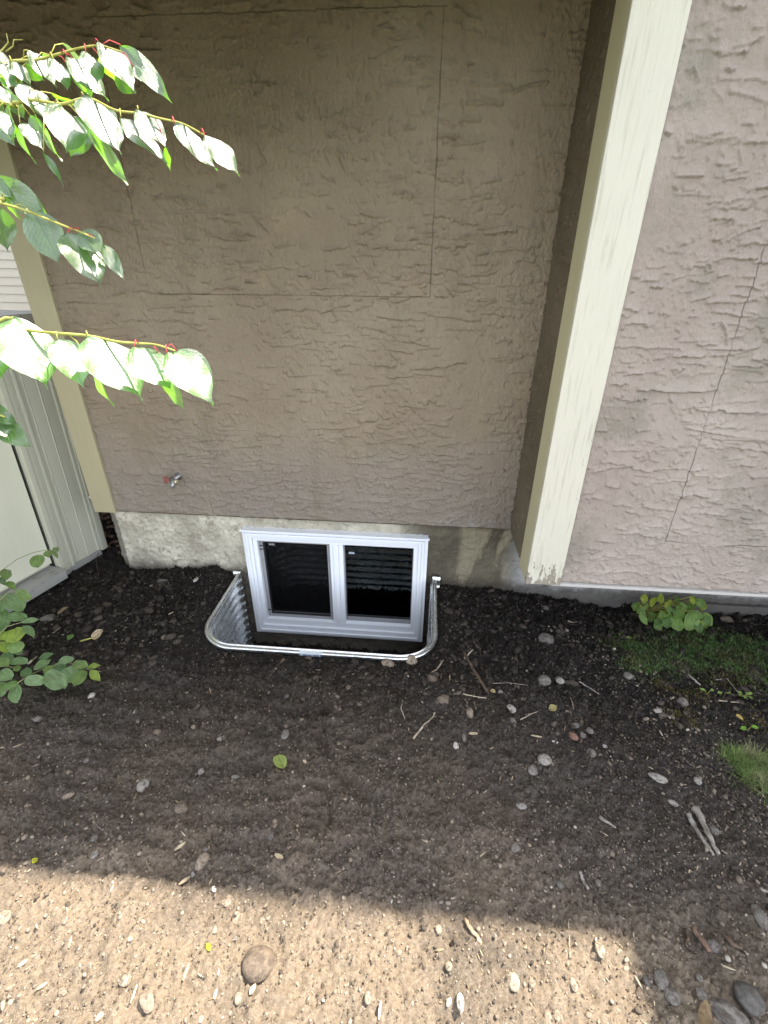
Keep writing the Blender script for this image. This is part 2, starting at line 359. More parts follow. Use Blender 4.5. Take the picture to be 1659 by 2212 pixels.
M_brass = m_flat('weathered_tap_metal', (.36, .36, .36), .38, .5, .8)
M_brass2 = m_flat('pale_brass_metal', (.62, .58, .42), .32, .5, .8)
M_stick = m_flat('sticker_white', (.55, .60, .64), .4)
M_stickg = m_flat('sticker_grey', (.22, .23, .24), .4)
M_ink = m_flat('sticker_ink_blue', (.10, .15, .28), .5)
M_pvc = m_flat('white_pipe', (.6, .6, .6), .4)
M_flash = m_flat('metal_drip_edge', (.50, .48, .46), .5)

# ================================================================ GROUND
WX0, WX1, WY = -1.048, .112, -.606; WR = .17   # window well plan (U shape)
def well_path(n=14, off=0.0):
    """U path from left wall end to right wall end, off = outward offset"""
    x0 = WX0 - off; x1 = WX1 + off; yf = WY - off; r = WR + off; pts = []
    for y in np.linspace(0, yf + r, 6)[:-1]: pts.append((x0, y))
    for a in np.linspace(math.pi, 1.5 * math.pi, n): pts.append((x0 + r + r * math.cos(a), yf + r + r * math.sin(a)))
    for x in np.linspace(x0 + r, x1 - r, 12)[1:-1]: pts.append((x, yf))
    for a in np.linspace(1.5 * math.pi, 2 * math.pi, n): pts.append((x1 - r + r * math.cos(a), yf + r + r * math.sin(a)))
    for y in np.linspace(yf + r, 0, 6)[1:]: pts.append((x1, y))
    return pts
def in_well(x, y, off=0.0):
    x0 = WX0 - off; x1 = WX1 + off; yf = WY - off; r = WR + off
    dx = np.maximum(np.maximum(x0 + r - x, x - (x1 - r)), 0); dy = np.maximum((yf + r) - y, 0)
    return (np.hypot(dx, dy) < r) & (y < .6)
dents = []   # cx, cy, len, wid, angle, depth
def add_dent(px0, py0, px1, py1, wid, dep):
    a = on_z(px0, py0, 0); b = on_z(px1, py1, 0); c = (a + b) / 2; dents.append((c[0], c[1], np.hypot(*(b - a)[:2]) / 2, wid, math.atan2(b[1] - a[1], b[0] - a[0]), dep))
add_dent(600, 1540, 712, 1538, .032, .022); add_dent(698, 1530, 712, 1550, .022, .045)
for (a, b, c, d) in ((655, 1738, 705, 1738), (655, 1760, 700, 1762), (650, 1785, 690, 1790), (640, 1705, 700, 1700), (712, 1712, 715, 1780)): add_dent(a, b, c, d, .011, .019)
add_dent(685, 1590, 740, 1680, .024, .020); add_dent(740, 1680, 810, 1740, .024, .017)
add_dent(90, 1595, 620, 1590, .014, .008); add_dent(40, 1655, 300, 1650, .014, .006); add_dent(1230, 1700, 1300, 1760, .02, .008)
RND_D = [(rng.uniform(-1.9, 1.9), rng.uniform(-2.3, -.25), rng.uniform(.03, .09), rng.uniform(.02, .05), rng.uniform(0, 3.14), rng.uniform(-.016, .018)) for _ in range(90)]
def height(x, y):
    x = np.asarray(x, float); y = np.asarray(y, float)
    edge = np.interp(x, [-1.85, -1.46, -1.2, -1.07, .12, .2, .37, .55, .76, 1.1, 3], [-.05, -.012, 0, -.03, -.03, -.035, -.046, -.042, -.066, -.12, -.112])
    t = sst(-.85, -.05, y); z = edge * t
    z = np.where(x > .6, z - .035 * sst(.6, 1.6, x) * (1 - t) * sst(-2.2, -1.2, y), z)
    amp = np.clip(1 - sst(3.5, 6, np.abs(x)) - sst(3.2, 5, -y), .0, 1)
    z = z + amp * (.013 * smp(T_BROAD, x, y, 2.7) + .0042 * smp(T_MID, x + 3, y, .55) * (1 + .8 * sst(-1.3, -.3, y)) + .0022 * smp(T_FINE, x, y, .42) + .0013 * smp(T_GRAN, x, y, .9) + .0022 * np.clip(smp(T_GRAN, x + 1, y, 1.9), .6, 3))
    z = z + amp * .0045 * np.sin(y * 2 * np.pi / .085 + 1.6 * smp(T_BROAD, x * .6, y, 2.0)) * sst(.2, -.6, x) * sst(-1.75, -1.5, y) * sst(-.45, -.7, y)
    z = z + amp * .010 * np.clip(smp(T_MID, x * 1.1, y + 7, .9), 0, 3) ** 1.5 * sst(-1.1, -.2, y) * .5
    for (cx, cy, l, wd, an, dp) in dents + RND_D:
        c, s = math.cos(an), math.sin(an); u = ((x - cx) * c + (y - cy) * s) / l; v = (-(x - cx) * s + (y - cy) * c) / wd
        z = z - dp * (1 / (1 + (u ** 2) ** 4)) * np.exp(-v * v * 1.5)
    # soil thrown up around the outside of the well, below the rim
    dx = np.maximum(np.maximum(WX0 - x, x - WX1), 0); dy = np.maximum(WY - y, 0); dd = np.hypot(dx, dy)
    near = np.exp(-(dd / .10) ** 2) * (y > WY - .3); z = z * (1 - near) + near * (-.036 + .004 * smp(T_MID, x, y, .3))
    return z
fx = np.arange(-2.35, 2.35, .0052); fy = np.arange(-2.45, .32, .0052)
gx = np.concatenate([[-60, -30, -15, -9, -6, -4.6, -3.8, -3.2, -2.9, -2.65, -2.5, -2.42], fx, [2.42, 2.5, 2.65, 2.9, 3.3, 4, 5, 6, 9, 15, 30, 60]])
gy = np.concatenate([[-60, -30, -15, -9, -6.5, -5, -4.2, -3.6, -3.2, -2.95, -2.75, -2.6, -2.52], fy, [.4, .6, .8, 1, 1.3, 2, 3, 5, 9, 15, 30, 60]])
X, Y = np.meshgrid(gx, gy); Z = height(X, Y)
pit = in_well(X, Y, .021); Z = np.where(pit, -.60 + .012 * smp(T_MID, X, Y, .5) + .006 * smp(T_FINE, X, Y, .3), Z)
under = (Y > .05) & (X > -1.80); Z = np.where(under, -1.2, Z)
V = np.stack([X, Y, Z], -1).reshape(-1, 3)
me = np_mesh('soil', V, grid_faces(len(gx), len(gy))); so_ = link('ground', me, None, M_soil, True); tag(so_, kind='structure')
def hz(x, y): return float(height(np.array([x]), np.array([y]))[0])
def gp(px, py):
    """pixel -> point on the soil"""
    z = 0.0
    for _ in range(4): p = on_z(px, py, z); z = hz(p[0], p[1])
    return on_z(px, py, z)

# ================================================================ HOUSE
house = empty('house', (0, 0, 0)); tag(house, 'brown stucco house wall with cream trim, a projecting bay and concrete foundation', 'house')
def stucco_panel(name, u0, u1, z0, z1, step, place, mat, seed, parent, amp=1.0, dens=1.0, hole=None, coarse=1.0):
    """lace-textured stucco: a fine grid with torn trowel ledges; place(u, z, h) -> xyz arrays"""
    r = np.random.default_rng(seed); us = np.arange(u0, u1 + step / 2, step); zs = np.arange(z0, z1 + step / 2, step)
    nu, nz = len(us), len(zs); U, ZZ = np.meshgrid(us, zs); H = np.zeros_like(U)
    n = int((u1 - u0) * (z1 - z0) * 950 * dens)
    for _ in range(n):
        diag = r.random() < .62
        L = (r.exponential(.008) + .006) if diag else min(r.exponential(.05) + .010, .32)
        cu = r.uniform(u0, u1); cz = r.uniform(z0, z1); k = max(int(L / step), 3 if not diag else 2)
        if smp(T_BROAD, cu + seed, cz, 1.1) + r.normal(0, .6) < -.55: continue
        i0 = int((cu - u0) / step); idx = np.arange(i0, i0 + k); ok = (idx >= 1) & (idx < nu - 1)
        if ok.sum() < 2: continue
        rough = (r.uniform(.6, 2.2) if diag else r.uniform(.15, 1.5)) * coarse; slope = -r.uniform(.6, 1.8) if diag else r.normal(0, .10)
        path = np.cumsum(r.normal(0, step * .6 * rough, k) * (r.random(k) < .5)) + cz + slope * np.arange(k) * step
        h = r.uniform(.0025, .0085) * amp * (.75 if diag else 1.0) * np.sqrt(np.clip(np.minimum(np.arange(k), k - 1 - np.arange(k)) / 3 + .3, 0, 1))
        h = h * np.clip(1 + .5 * np.cumsum(r.normal(0, .25, k)), .35, 1.3)
        idx = idx[ok]; path = path[ok]; h = h[ok]
        dec = r.uniform(.004, .015); span = int(dec * 3 / step); j0 = np.floor((path - z0) / step).astype(int)
        for s in range(span):
            jj = j0 + s; o2 = (jj >= 1) & (jj < nz - 1); dz = (zs[np.clip(jj, 0, nz - 1)] - path); add = h * np.exp(-np.maximum(dz, 0) / dec)
            np.maximum.at(H, (jj[o2], idx[o2]), add[o2])
    pm = sst(-.2, 1.2, smp(T_BROAD, U + seed, ZZ, 1.3))
    H += amp * pm * .0011 * np.clip(smp(T_FINE, U * 1.0 + seed, ZZ * .6, .30), -1, 3) * coarse
    H += amp * .0012 * smp(T_BROAD, U, ZZ + seed, .9) + amp * .00045 * smp(T_FINE, U * 3, ZZ * .5, .5)
    H[0, :] = -.012; H[-1, :] = -.012; H[:, 0] = -.012; H[:, -1] = -.012
    P = np.stack(place(U, ZZ, H), -1).reshape(-1, 3); keep = None
    if hole:
        cu = (U[:-1, :-1] + U[1:, 1:]) / 2; cz = (ZZ[:-1, :-1] + ZZ[1:, 1:]) / 2
        keep = ~((cu > hole[0]) & (cu < hole[1]) & (cz > hole[2]) & (cz < hole[3]))
    me = np_mesh(name, P, grid_faces(nu, nz, keep)); return link(name, me, parent, mat, True)
ZB = .370   # underside of the stucco
HTOP = 2.85
WTOP = 2.515
# recessed wall
wallo = stucco_panel('wall', -1.853, .532, ZB, WTOP, .0036, lambda u, z, h: (u, -h, z), M_stuccoW, 11, house, 1.55, 2.0)
b = MB(); b.box(-1.853, .512, .004, .20, ZB, WTOP); b.build('wall_core', M_stuccoW, wallo)
# projecting bay: left return and front
BY = -.483
bf = stucco_panel('bay_wall', .655, 3.0, ZB + .008, HTOP, .0038, lambda u, z, h: (u, BY - h, z), M_stuccoB, 23, house, 1.15, 1.9, coarse=1.15)
tag(bf, 'pinkish brown stucco front of the projecting bay')
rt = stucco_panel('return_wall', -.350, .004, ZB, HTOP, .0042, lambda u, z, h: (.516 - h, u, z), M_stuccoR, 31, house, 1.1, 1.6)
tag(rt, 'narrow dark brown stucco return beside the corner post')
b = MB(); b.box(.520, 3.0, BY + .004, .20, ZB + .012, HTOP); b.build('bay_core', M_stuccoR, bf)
# corner trim: side board and front board
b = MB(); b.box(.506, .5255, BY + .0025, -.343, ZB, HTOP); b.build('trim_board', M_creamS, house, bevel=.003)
b = MB(); b.box(.5055, .659, BY - .020, BY + .002, ZB + .002, HTOP); tb = b.build('trim_board', M_cream, house, bevel=.003)
tag(tb, 'white front corner board with paint peeling at its foot')
b = MB(); b.box(-1.862, -1.734, -.019, .004, ZB - .004, WTOP); b.box(-1.862, -1.842, .0045, .13, ZB - .004, WTOP)
tl = b.build('trim_board', M_creamL, house, bevel=.003); tag(tl, 'cream board at the left end of the recessed wall')
b = MB(); b.box(.62, 3.0, BY - .013, BY + .03, ZB - .006, ZB + .007); b.build('drip_edge', M_flash, house, bevel=.0015)
b = MB(); b.box(-1.74, .512, -.001, .012, ZB - .003, ZB - .0005); b.build('drip_edge', M_stuccoR, house)
# foundation, window hole left open
FX0, FX1, FZ0, FZ1 = -.992, .066, -.458, .294
fo = None
def conc(u, z, h):
    y = .016 - h; lw = np.clip((-1.765 - u) / .07, 0, 1)   # weathered chamfer at the left corner
    return (u, y + lw * .045, z)
us = np.arange(-1.838, 3.0, .0075); zs = np.arange(-.75, ZB - .002, .0075); U, ZZ = np.meshgrid(us, zs)
H = .004 * smp(T_MID, U, ZZ, .8) + .0012 * smp(T_FINE, U, ZZ, .35) + .003 * sst(.2, .8, smp(T_MID, U + 4, ZZ, .5)) * (U < -.9)
H[:, 0] = -.03; H[-1, :] = -.02
cu = (U[:-1, :-1] + U[1:, 1:]) / 2; cz = (ZZ[:-1, :-1] + ZZ[1:, 1:]) / 2
keep = ~((cu > FX0 + .012) & (cu < FX1 - .012) & (cz > FZ0 + .012) & (cz < FZ1 - .012))
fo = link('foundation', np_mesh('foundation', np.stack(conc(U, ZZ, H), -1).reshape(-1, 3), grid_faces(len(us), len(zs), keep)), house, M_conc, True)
b = MB()
b.box(-1.80, FX0 + .02, .034, .22, -.9, ZB - .004); b.box(FX1 - .02, 3.0, .034, .22, -.9, ZB - .004)
b.box(FX0 + .02, FX1 - .02, .034, .22, FZ1 - .02, ZB - .004); b.box(FX0 + .02, FX1 - .02, .034, .22, -.9, FZ0 + .02)
b.build('foundation_core', M_conc, fo)
b = MB(); b.box(1.33, 3.0, -.012, .03, -.35, -.055); b.build('footing_ledge', M_conc, fo, bevel=.006)
# rest of the house body (behind), roof and an unseen taller wing added to throw the right-hand shadow
b = MB(); b.box(-1.84, -1.78, .21, 5.0, -.6, 2.515); b.box(-1.78, 6.0, 4.9, 5.0, -.6, HTOP)
b.build('side_wall', M_stuccoR, house)
EAVE = 1.02
b = MB(); b.box(-2.3, .512, -EAVE, 5.2, 2.52, 2.70); b.box(-2.3, -.30, -EAVE, -EAVE + .05, 2.13, 2.5195); b.build('porch_roof_shade_beam', M_roof, house)  # out of view; left-hand drop beam added to darken the upper wall
b = MB(); b.box(-1.85, 3.0, -.47, 5.0, 2.853, 4.598); b.build('upper_storey', M_roof, house)
b = MB(); b.box(-2.4, 2.755, -.571, 5.2, 4.60, 4.74); b.box(2.756, 9.0, -3.2, 5.2, 4.60, 4.74); b.box(3.6, 8.5, -1.2, 5.0, .0, 4.595); b.build('roof', M_roof, house)  # right slab and block are the added wing, shaped for its shadow edge
b = MB(); b.box(3.003, 3.2, -1.2, .2, -.5, 2.85); b.build('side_wall', M_stuccoB, house)
# dark basement room behind the window
b = MB(); rx0, rx1, ry0, ry1, rz0, rz1 = -1.6, .9, .2305, 2.4, -.9, .36
b.box(rx0, rx1, ry1, ry1 + .05, rz0, rz1); b.box(rx0 - .05, rx0, ry0, ry1, rz0, rz1); b.box(rx1, rx1 + .05, ry0, ry1, rz0, rz1)
b.box(rx0, rx1, ry0, ry1, rz0 - .05, rz0); b.box(rx0, rx1, ry0, ry1, rz1, rz1 + .008)
b.build('basement_room', M_dark, house)

# ---- window
win = D.objects.new('window', None); COL.objects.link(win); win.parent = house; win.location = (0, 0, 0); win['label'] = 'white two-pane sliding basement window'
def ring(b, x0, x1, z0, z1, w, y0, y1, wb=None):
    wb = w if wb is None else wb
    b.box(x0, x0 + w, y0, y1, z0, z1); b.box(x1 - w, x1, y0, y1, z0, z1)
    b.box(x0 + w, x1 - w, y0, y1, z1 - w, z1); b.box(x0 + w, x1 - w, y0, y1, z0, z0 + wb)
wx0, wx1, wz0, wz1 = -.998, .074, -.465, .300
def part(name, fn, mat, par, bevel=.0015):
    b = MB(); fn(b); return b.build(name, mat, par, bevel=bevel)
def fr(b):
    ring(b, wx0, wx1, wz0, wz1, .020, -.022, .05)
    ring(b, wx0 + .0202, wx1 - .0202, wz0 + .0202, wz1 - .0202, .014, -.034, .05)
    ring(b, wx0 + .0344, wx1 - .0344, wz0 + .0344, wz1 - .0344, .018, -.024, .05, .030)
    ring(b, wx0 + .0526, wx1 - .0526, wz0 + .0646, wz1 - .0526, .026, -.010, .06, .040)
    b.box(wx0 - .006, wx1 + .006, -.040, -.0225, wz1 - .006, wz1 + .004)
part('frame', fr, M_white, win)
ox0, ox1, oz0, oz1 = wx0 + .0788, wx1 - .0788, wz0 + .105, wz1 - .0788
part('mullion', lambda b: (b.box(-.492, -.470, -.008, .06, oz0, oz1), b.box(-.4698, -.440, -.016, .06, oz0, oz1), b.box(-.4398, -.414, -.008, .06, oz0, oz1)), M_white, win)
# left opening: grey track, black-edged screen, sash
def trk(b): ring(b, ox0 + .0005, -.4925, oz0 + .0005, oz1 - .0005, .021, .016, .06)
tk = part('sash_track', trk, M_track, win, .001)
for q0 in (oz1 - .075, oz1 - .050, oz0 + .05): b = MB(); b.box(ox0 + .0015, ox0 + .0205, .011, .0155, q0, q0 + .005); b.build('latch', M_seal, tk)
b = MB(); ring(b, ox0 + .022, -.494, oz0 + .022, oz1 - .003, .008, .018, .026); sf = b.build('screen', M_seal, win)
b = MB(); b.v = [(ox0 + .03, .022, oz0 + .03), (-.502, .022, oz0 + .03), (-.502, .022, oz1 - .011), (ox0 + .03, .022, oz1 - .011)]; b.f = [(0, 1, 2, 3)]; b.build('mesh_cloth', M_screen, sf)
b = MB(); b.box(ox0 + .022, -.494, .044, .048, oz0 + .022, oz1 - .003); b.build('glass_pane', M_glass, win)
b = MB(); ring(b, -.4137, ox1 - .0003, oz0 + .0003, oz1 - .0003, .004, .020, .055, .020); b.build('glazing_bead', M_track, win)
b = MB(); b.box(-.4095, ox1 - .0045, .036, .040, oz0 + .021, oz1 - .0045); gp2 = b.build('glass_pane', M_glass, win)
# stickers with unreadable print
b = MB(); b.box(-.862, -.826, .0165, .0175, .178, .190); s1 = b.build('sticker', M_stickg, win)
b = MB()
b.prism([(-.388, .134), (-.352, .134), (-.357, .147), (-.388, .147)], lambda p, t: (p[0], t, p[1]), .0352, .0345); s2 = b.build('sticker', M_stick, win)
b = MB()
for i in range(5): b.box(-.383 + i * .0045, -.3805 + i * .0045, .0336, .0342, .137, .1435)
b.box(-.3605, -.3575, .0336, .0342, .140, .1445); b.build('print', M_ink, s2)

# ================================================================ WINDOW WELL
well = empty('window_well', (-.47, -.3, 0)); tag(well, 'galvanised corrugated steel window well sunk in the soil below the basement window', 'window well')
RZ = -.012
path = np.array(well_path()); seg = np.gradient(path, axis=0); nrm = np.stack([seg[:, 1], -seg[:, 0]], 1); nrm /= np.linalg.norm(nrm, axis=1)[:, None]
if np.dot(nrm[0], (-1, 0)) < 0: nrm = -nrm
zz = np.arange(-.70, -.012, .004); Vv = []
tilt = lambda xx: .038 * np.clip((xx + .1) / .22, 0, 1)   # right end stands a little higher
dens = 1
for z in zz:
    off = .011 * math.sin(2 * math.pi * (z + .012) / .058)
    q = path + nrm * off
    up = np.array([tilt(x) * sst(-.55, 0, y) for x, y in path])
    Vv.append(np.column_stack([q, z + up + 0 * q[:, 0]]))
Vv = np.array(Vv).reshape(-1, 3)
cw = link('corrugated_wall', np_mesh('corrugated_wall', Vv, grid_faces(len(path), len(zz))), well, M_steel, True)
sm = cw.modifiers.new('solid', 'SOLIDIFY'); sm.thickness = .0015; sm.offset = 0
up = np.array([tilt(x) * sst(-.55, 0, y) for x, y in path])
def sweep(prof):
    Vr = []
    for (o_, dz) in prof: Vr.append(np.column_stack([path + nrm * o_, RZ + dz + up]))
    k = len(prof); n = len(path); Vr = np.array(Vr).reshape(-1, 3); F = []
    for i in range(k):
        i2 = (i + 1) % k
        for j in range(n - 1): F.append((i * n + j, i * n + j + 1, i2 * n + j + 1, i2 * n + j))
    return np_mesh('rim', Vr, np.array(F))
# rolled lip inside, shallow groove, broad outer lip turned down
rim = link('rim', sweep([(-.002, -.008), (-.0028, .001), (0, .0045), (.0032, .002), (.005, -.003), (.009, -.003), (.011, .001), (.021, -.003), (.024, -.009), (.0235, -.022), (.0215, -.022), (.0215, -.010), (.011, -.006), (.003, -.009)]), well, M_steel, True)
# label on the front rim
b = MB(); la = (-.545, WY - .0145); a = math.radians(4)
b.v = [(-.535, WY - .0115, RZ + .0022), (-.425, WY - .0115, RZ + .0022), (-.425, WY - .0212, RZ - .0015), (-.535, WY - .0212, RZ - .0015),
       (-.535, WY - .0250, RZ - .008), (-.425, WY - .0250, RZ - .008), (-.535, WY - .0248, RZ - .0215), (-.425, WY - .0248, RZ - .0215)]
b.f = [(0, 3, 2, 1), (3, 4, 5, 2), (4, 6, 7, 5)]; lb = b.build('label', M_stick, well)
b = MB()
for i in range(13):
    if i == 7: continue
    x0 = -.515 + i * .0062; b.box(x0, x0 + .0035 + .001 * (i % 2), WY - .0262, WY - .0250, RZ - .019, RZ - .0085)
b.box(-.534, -.529, WY - .0262, WY - .0250, RZ - .022, RZ - .006); b.box(-.431, -.426, WY - .0262, WY - .0250, RZ - .022, RZ - .006)
b.build('print', M_ink, lb)
# wall flanges
for sx, x0, dz in ((-1, WX0, 0.0), (1, WX1, .038)):
    b = MB(); z = np.arange(-.62, .0 + dz, .004)
    Vf = []; Ff = []
    for i, q in enumerate(z):
        o_ = .004 * math.sin(2 * math.pi * (q + .012 - dz) / .058)
        b.v += [(x0, -.012 + o_ - .004, q), (x0 + sx * .045, -.012 + o_ - .004, q), (x0, -.008 + o_, q), (x0 + sx * .045, -.008 + o_, q)]
    for i in range(len(z) - 1):
        n = i * 4; b.f += [(n, n + 1, n + 5, n + 4), (n + 2, n + 6, n + 7, n + 3), (n + 1, n + 3, n + 7, n + 5), (n, n + 4, n + 6, n + 2)]
    n = (len(z) - 1) * 4; b.f.append((n, n + 1, n + 3, n + 2)); b.build('flange', M_steel, well, smooth=False)

# ================================================================ TAP
tp = on_y(379, 1035, -.03); tap = empty('outdoor_faucet', tuple(tp)); tag(tap, 'small outdoor water tap with faded red round handle on the brown stucco', 'tap')
c = np.array(tp)
b = MB(); b.lathe([(.020, 0), (.022, .006), (.012, .010), (.012, .05)], (c[0] + .004, .004, c[2] + .006), (0, -1, 0)); b.build('wall_pipe', M_brass, tap, smooth=True)
b = MB(); b.tube([c + (-.012, -.02, .012), c + (0, -.03, .002), c + (.006, -.045, -.012), c + (.006, -.055, -.026)], [.012, .015, .012, .010], 14); b.build('body', M_brass, tap, smooth=True)
b = MB(); b.lathe([(.008, 0), (.013, .002), (.013, .010), (.010, .012), (.014, .016), (.014, .026), (.011, .028)], c + (.006, -.028, -.001), (.86, -.35, .12), 20); b.build('hose_outlet', M_brass2, tap, smooth=True)
b = MB()
hc = c + (-.024, -.048, .016); ax = np.array((-.35, -.85, .40)); ax /= np.linalg.norm(ax)
b.lathe([(.018, -.003), (.0205, 0), (.018, .004), (.013, .002), (.008, .002), (.005, .007)], hc, ax, 22); b.build('handle', M_red, tap, smooth=True)

# pipe stub left of the house
b = MB(); p0 = on_y(193, 1074, .06); b.tube([p0, p0 + (.06, .01, -.008), p0 + (.14, .02, -.012)], .008, 12); tag(b.build('pipe', M_pvc, None, smooth=True), 'short white pipe sticking out behind the left end of the house', 'pipe')

# ================================================================ SHED, FENCE, NEIGHBOUR
shed = empty('shed', (-2.2, -.4, 0)); tag(shed, 'low beige metal shed with a pale door and grey sill', 'shed')
sa = np.array([-2.055, .205]); sb = np.array([-2.150, -.150]); dr = (sb - sa); dr /= np.linalg.norm(dr); no = np.array([-dr[1], dr[0]]);
if no[0] < 0: no = -no
def sh(d, o_, z): q = sa + dr * d + no * o_; q = q + np.array([.035, .02]) * (z / 1.4) * 1.0; return (q[0], q[1], z)   # d along face toward viewer, o_ outward; leans a little
def shbox(b, d0, d1, o0, o1, z0, z1):
    n = len(b.v); b.v += [sh(d0, o0, z0), sh(d1, o0, z0), sh(d1, o1, z0), sh(d0, o1, z0), sh(d0, o0, z1), sh(d1, o0, z1), sh(d1, o1, z1), sh(d0, o1, z1)]
    b.f += [tuple(n + i for i in q) for q in ((0, 3, 2, 1), (4, 5, 6, 7), (0, 1, 5, 4), (1, 2, 6, 5), (2, 3, 7, 6), (3, 0, 4, 7))]
ZT = 1.37
# profiled wall panel
prof = [(0.03, 0), (.045, .0), (.05, -.008), (.11, -.010), (.115, -.006), (.12, -.010), (.18, -.012), (.185, -.008), (.19, -.012), (.225, -.010)]
b = MB(); n = len(prof)
for z in (-.02, ZT): b.v += [sh(d, o_, z) for d, o_ in prof]
b.f = [(i, i + 1, n + i + 1, n + i) for i in range(n - 1)]; b.build('wall_panel', M_shed, shed)
b = MB(); shbox(b, -.012, .028, -.02, .010, -.03, ZT); shbox(b, -.020, -.0125, -.9, .004, -.03, ZT); b.build('corner_trim', M_shed, shed, bevel=.003)
b = MB(); shbox(b, .2255, .245, -.02, .012, -.02, ZT); shbox(b, .2455, .262, -.02, .004, -.02, ZT); shbox(b, .2625, .290, -.02, .012, -.02, ZT); shbox(b, .2905, .322, -.02, .020, -.02, ZT); b.build('door_jamb', M_shed, shed, bevel=.003)
b = MB(); shbox(b, .334, 1.75, -.045, -.022, .055, ZT); b.build('door', M_shedw, shed, bevel=.003)
b = MB(); shbox(b, .3225, .3335, -.05, -.03, .0, ZT); b.build('door_seal', M_seal, shed)
b = MB(); shbox(b, .33, 1.8, -.05, .072, .022, .030); shbox(b, .33, 1.8, .068, .073, -.03, .0215); b.build('sill', M_sill, shed, bevel=.002)
b = MB(); shbox(b, .03, .33, -.016, -.002, -.06, -.0205); b.build('base_rail', M_sill, shed)
b = MB(); shbox(b, -.04, 2.0, -.95, .030, ZT + .001, ZT + .045); b.build('roof', M_sill, shed, bevel=.004)
b = MB(); shbox(b, .0, 1.9, -.93, -.055, -.03, ZT); b.build('body', M_shed, shed)
# dark brown board fence seen through the gap
fence = empty('wooden_fence', (-2.4, .85, 0)); tag(fence, 'old dark brown board fence seen through the gap beside the shed', 'fence')
for i in range(14):
    x0 = -3.4 + i * .118; b = MB(); b.box(x0, x0 + .112, .85 + .004 * (i % 2), .872 + .004 * (i % 2), -.1, 1.15 + .01 * random.random()); b.build('board', M_wood, fence, bevel=.002)
b = MB(); b.box(-3.4, -1.9, .88, .92, .9, .98); b.box(-3.4, -1.9, .88, .92, .2, .28); b.build('rail', M_wood, fence)
# neighbouring house with lap siding
nb = empty('neighbouring_house', (-5, 4.6, 0)); tag(nb, 'neighbouring house wall of pale horizontal lap siding beyond the shed', 'house')
b = MB(); an = math.radians(14); ca, sa_ = math.cos(an), math.sin(an)
for i in range(46):
    z0 = i * .100; n = len(b.v)
    for (o_, z) in ((.0, z0), (-.016, z0), (-.003, z0 + .100)):
        for u in (-6.5, 1.6): b.v.append((-4.2 + u * ca - o_ * sa_ * -1, 4.4 + u * sa_ + o_ * ca, z - u * .012))
    b.f += [(n, n + 1, n + 3, n + 2), (n + 2, n + 3, n + 5, n + 4)]
b.build('siding', M_siding, nb)
b = MB(); b.prism([(-10.6, 2.9), (-2.6, 4.9), (-2.6, 8), (-10.6, 8)], lambda p, t: (p[0], p[1], t), 0, 4.7); b.build('body', M_siding, nb)

# ================================================================ LEAVES
def leaf_mesh(name, L, W, seed, fold=.22, curl=.25, shape='ovate', wav=.03):
    r = np.random.default_rng(seed); nu, nv = 18, 9; u = np.linspace(0, 1, nu); v = np.linspace(-1, 1, nv)
    if shape == 'ovate':
        w = np.sin(np.pi * np.clip(u / .95, 0, 1) ** .82) ** .85; w = np.where(u > .78, np.maximum(w * (1 - (u - .78) / .30), .0), w); w = w + .012 * (u < .999)
    elif shape == 'round': w = np.sqrt(np.clip(1 - (2 * u - 1) ** 2, 0, 1)) * (1 - .12 * u) + .01
    else: w = np.sin(np.pi * u ** .9) ** .9 + .01
    w = w * (1 + r.normal(0, .012, nu)); Uu, Vv = np.meshgrid(u, v, indexing='ij')
    x = L * Uu; y = W / 2 * w[:, None] * Vv + L * .03 * np.sin(Uu * 3.0 + r.uniform(0, 6))
    z = fold * np.abs(Vv) * W / 2 * w[:, None] - curl * L * (Uu ** 2) * .5 + wav * L * np.sin(Uu * r.uniform(7, 11) + Vv * 2 + r.uniform(0, 6)) * np.abs(Vv)
    P = np.stack([x, y, z], -1).reshape(-1, 3); me = np_mesh(name, P, grid_faces(nv, nu))
    uvl = me.uv_layers.new(name='UVMap'); vi = np.zeros(len(me.loops), np.int32); me.loops.foreach_get('vertex_index', vi)
    UV = np.stack([Uu, Vv], -1).reshape(-1, 2)[vi]; uvl.data.foreach_set('uv', UV.astype(np.float32).ravel())
    me.polygons.foreach_set('use_smooth', [True] * len(me.polygons)); return me
def put_leaf(parent, mat, base, tip, width, nrm, seed, col=(1, 1, 1), label=None, shape='ovate', fold=.22, curl=.25, name='leaf'):
    base = np.array(base, float); tip = np.array(tip, float); A = tip - base; L = np.linalg.norm(A); A /= L
    n = np.array(nrm, float); n = n - A * np.dot(n, A); n /= np.linalg.norm(n) + 1e-9; B = np.cross(n, A)
    me = leaf_mesh(name, L, width, seed, fold, curl, shape); o = D.objects.new(name, me); COL.objects.link(o); me.materials.append(mat)
    # tilt the frame so the curled tip still lands on target
    A2 = A + n * curl * .45; A2 /= np.linalg.norm(A2); n2 = np.cross(A2, B)
    M = Matrix(((A2[0], B[0], n2[0], base[0]), (A2[1], B[1], n2[1], base[1]), (A2[2], B[2], n2[2], base[2]), (0, 0, 0, 1)))
    if parent is not None:
        o.parent = parent; pl = Vector((0, 0, 0)); q = parent
        while q is not None: pl += q.location; q = q.parent
        M = Matrix.Translation(-pl) @ M
    o.matrix_local = M; o.color = (*col, 1)
    if label: o['label'] = label
    return o
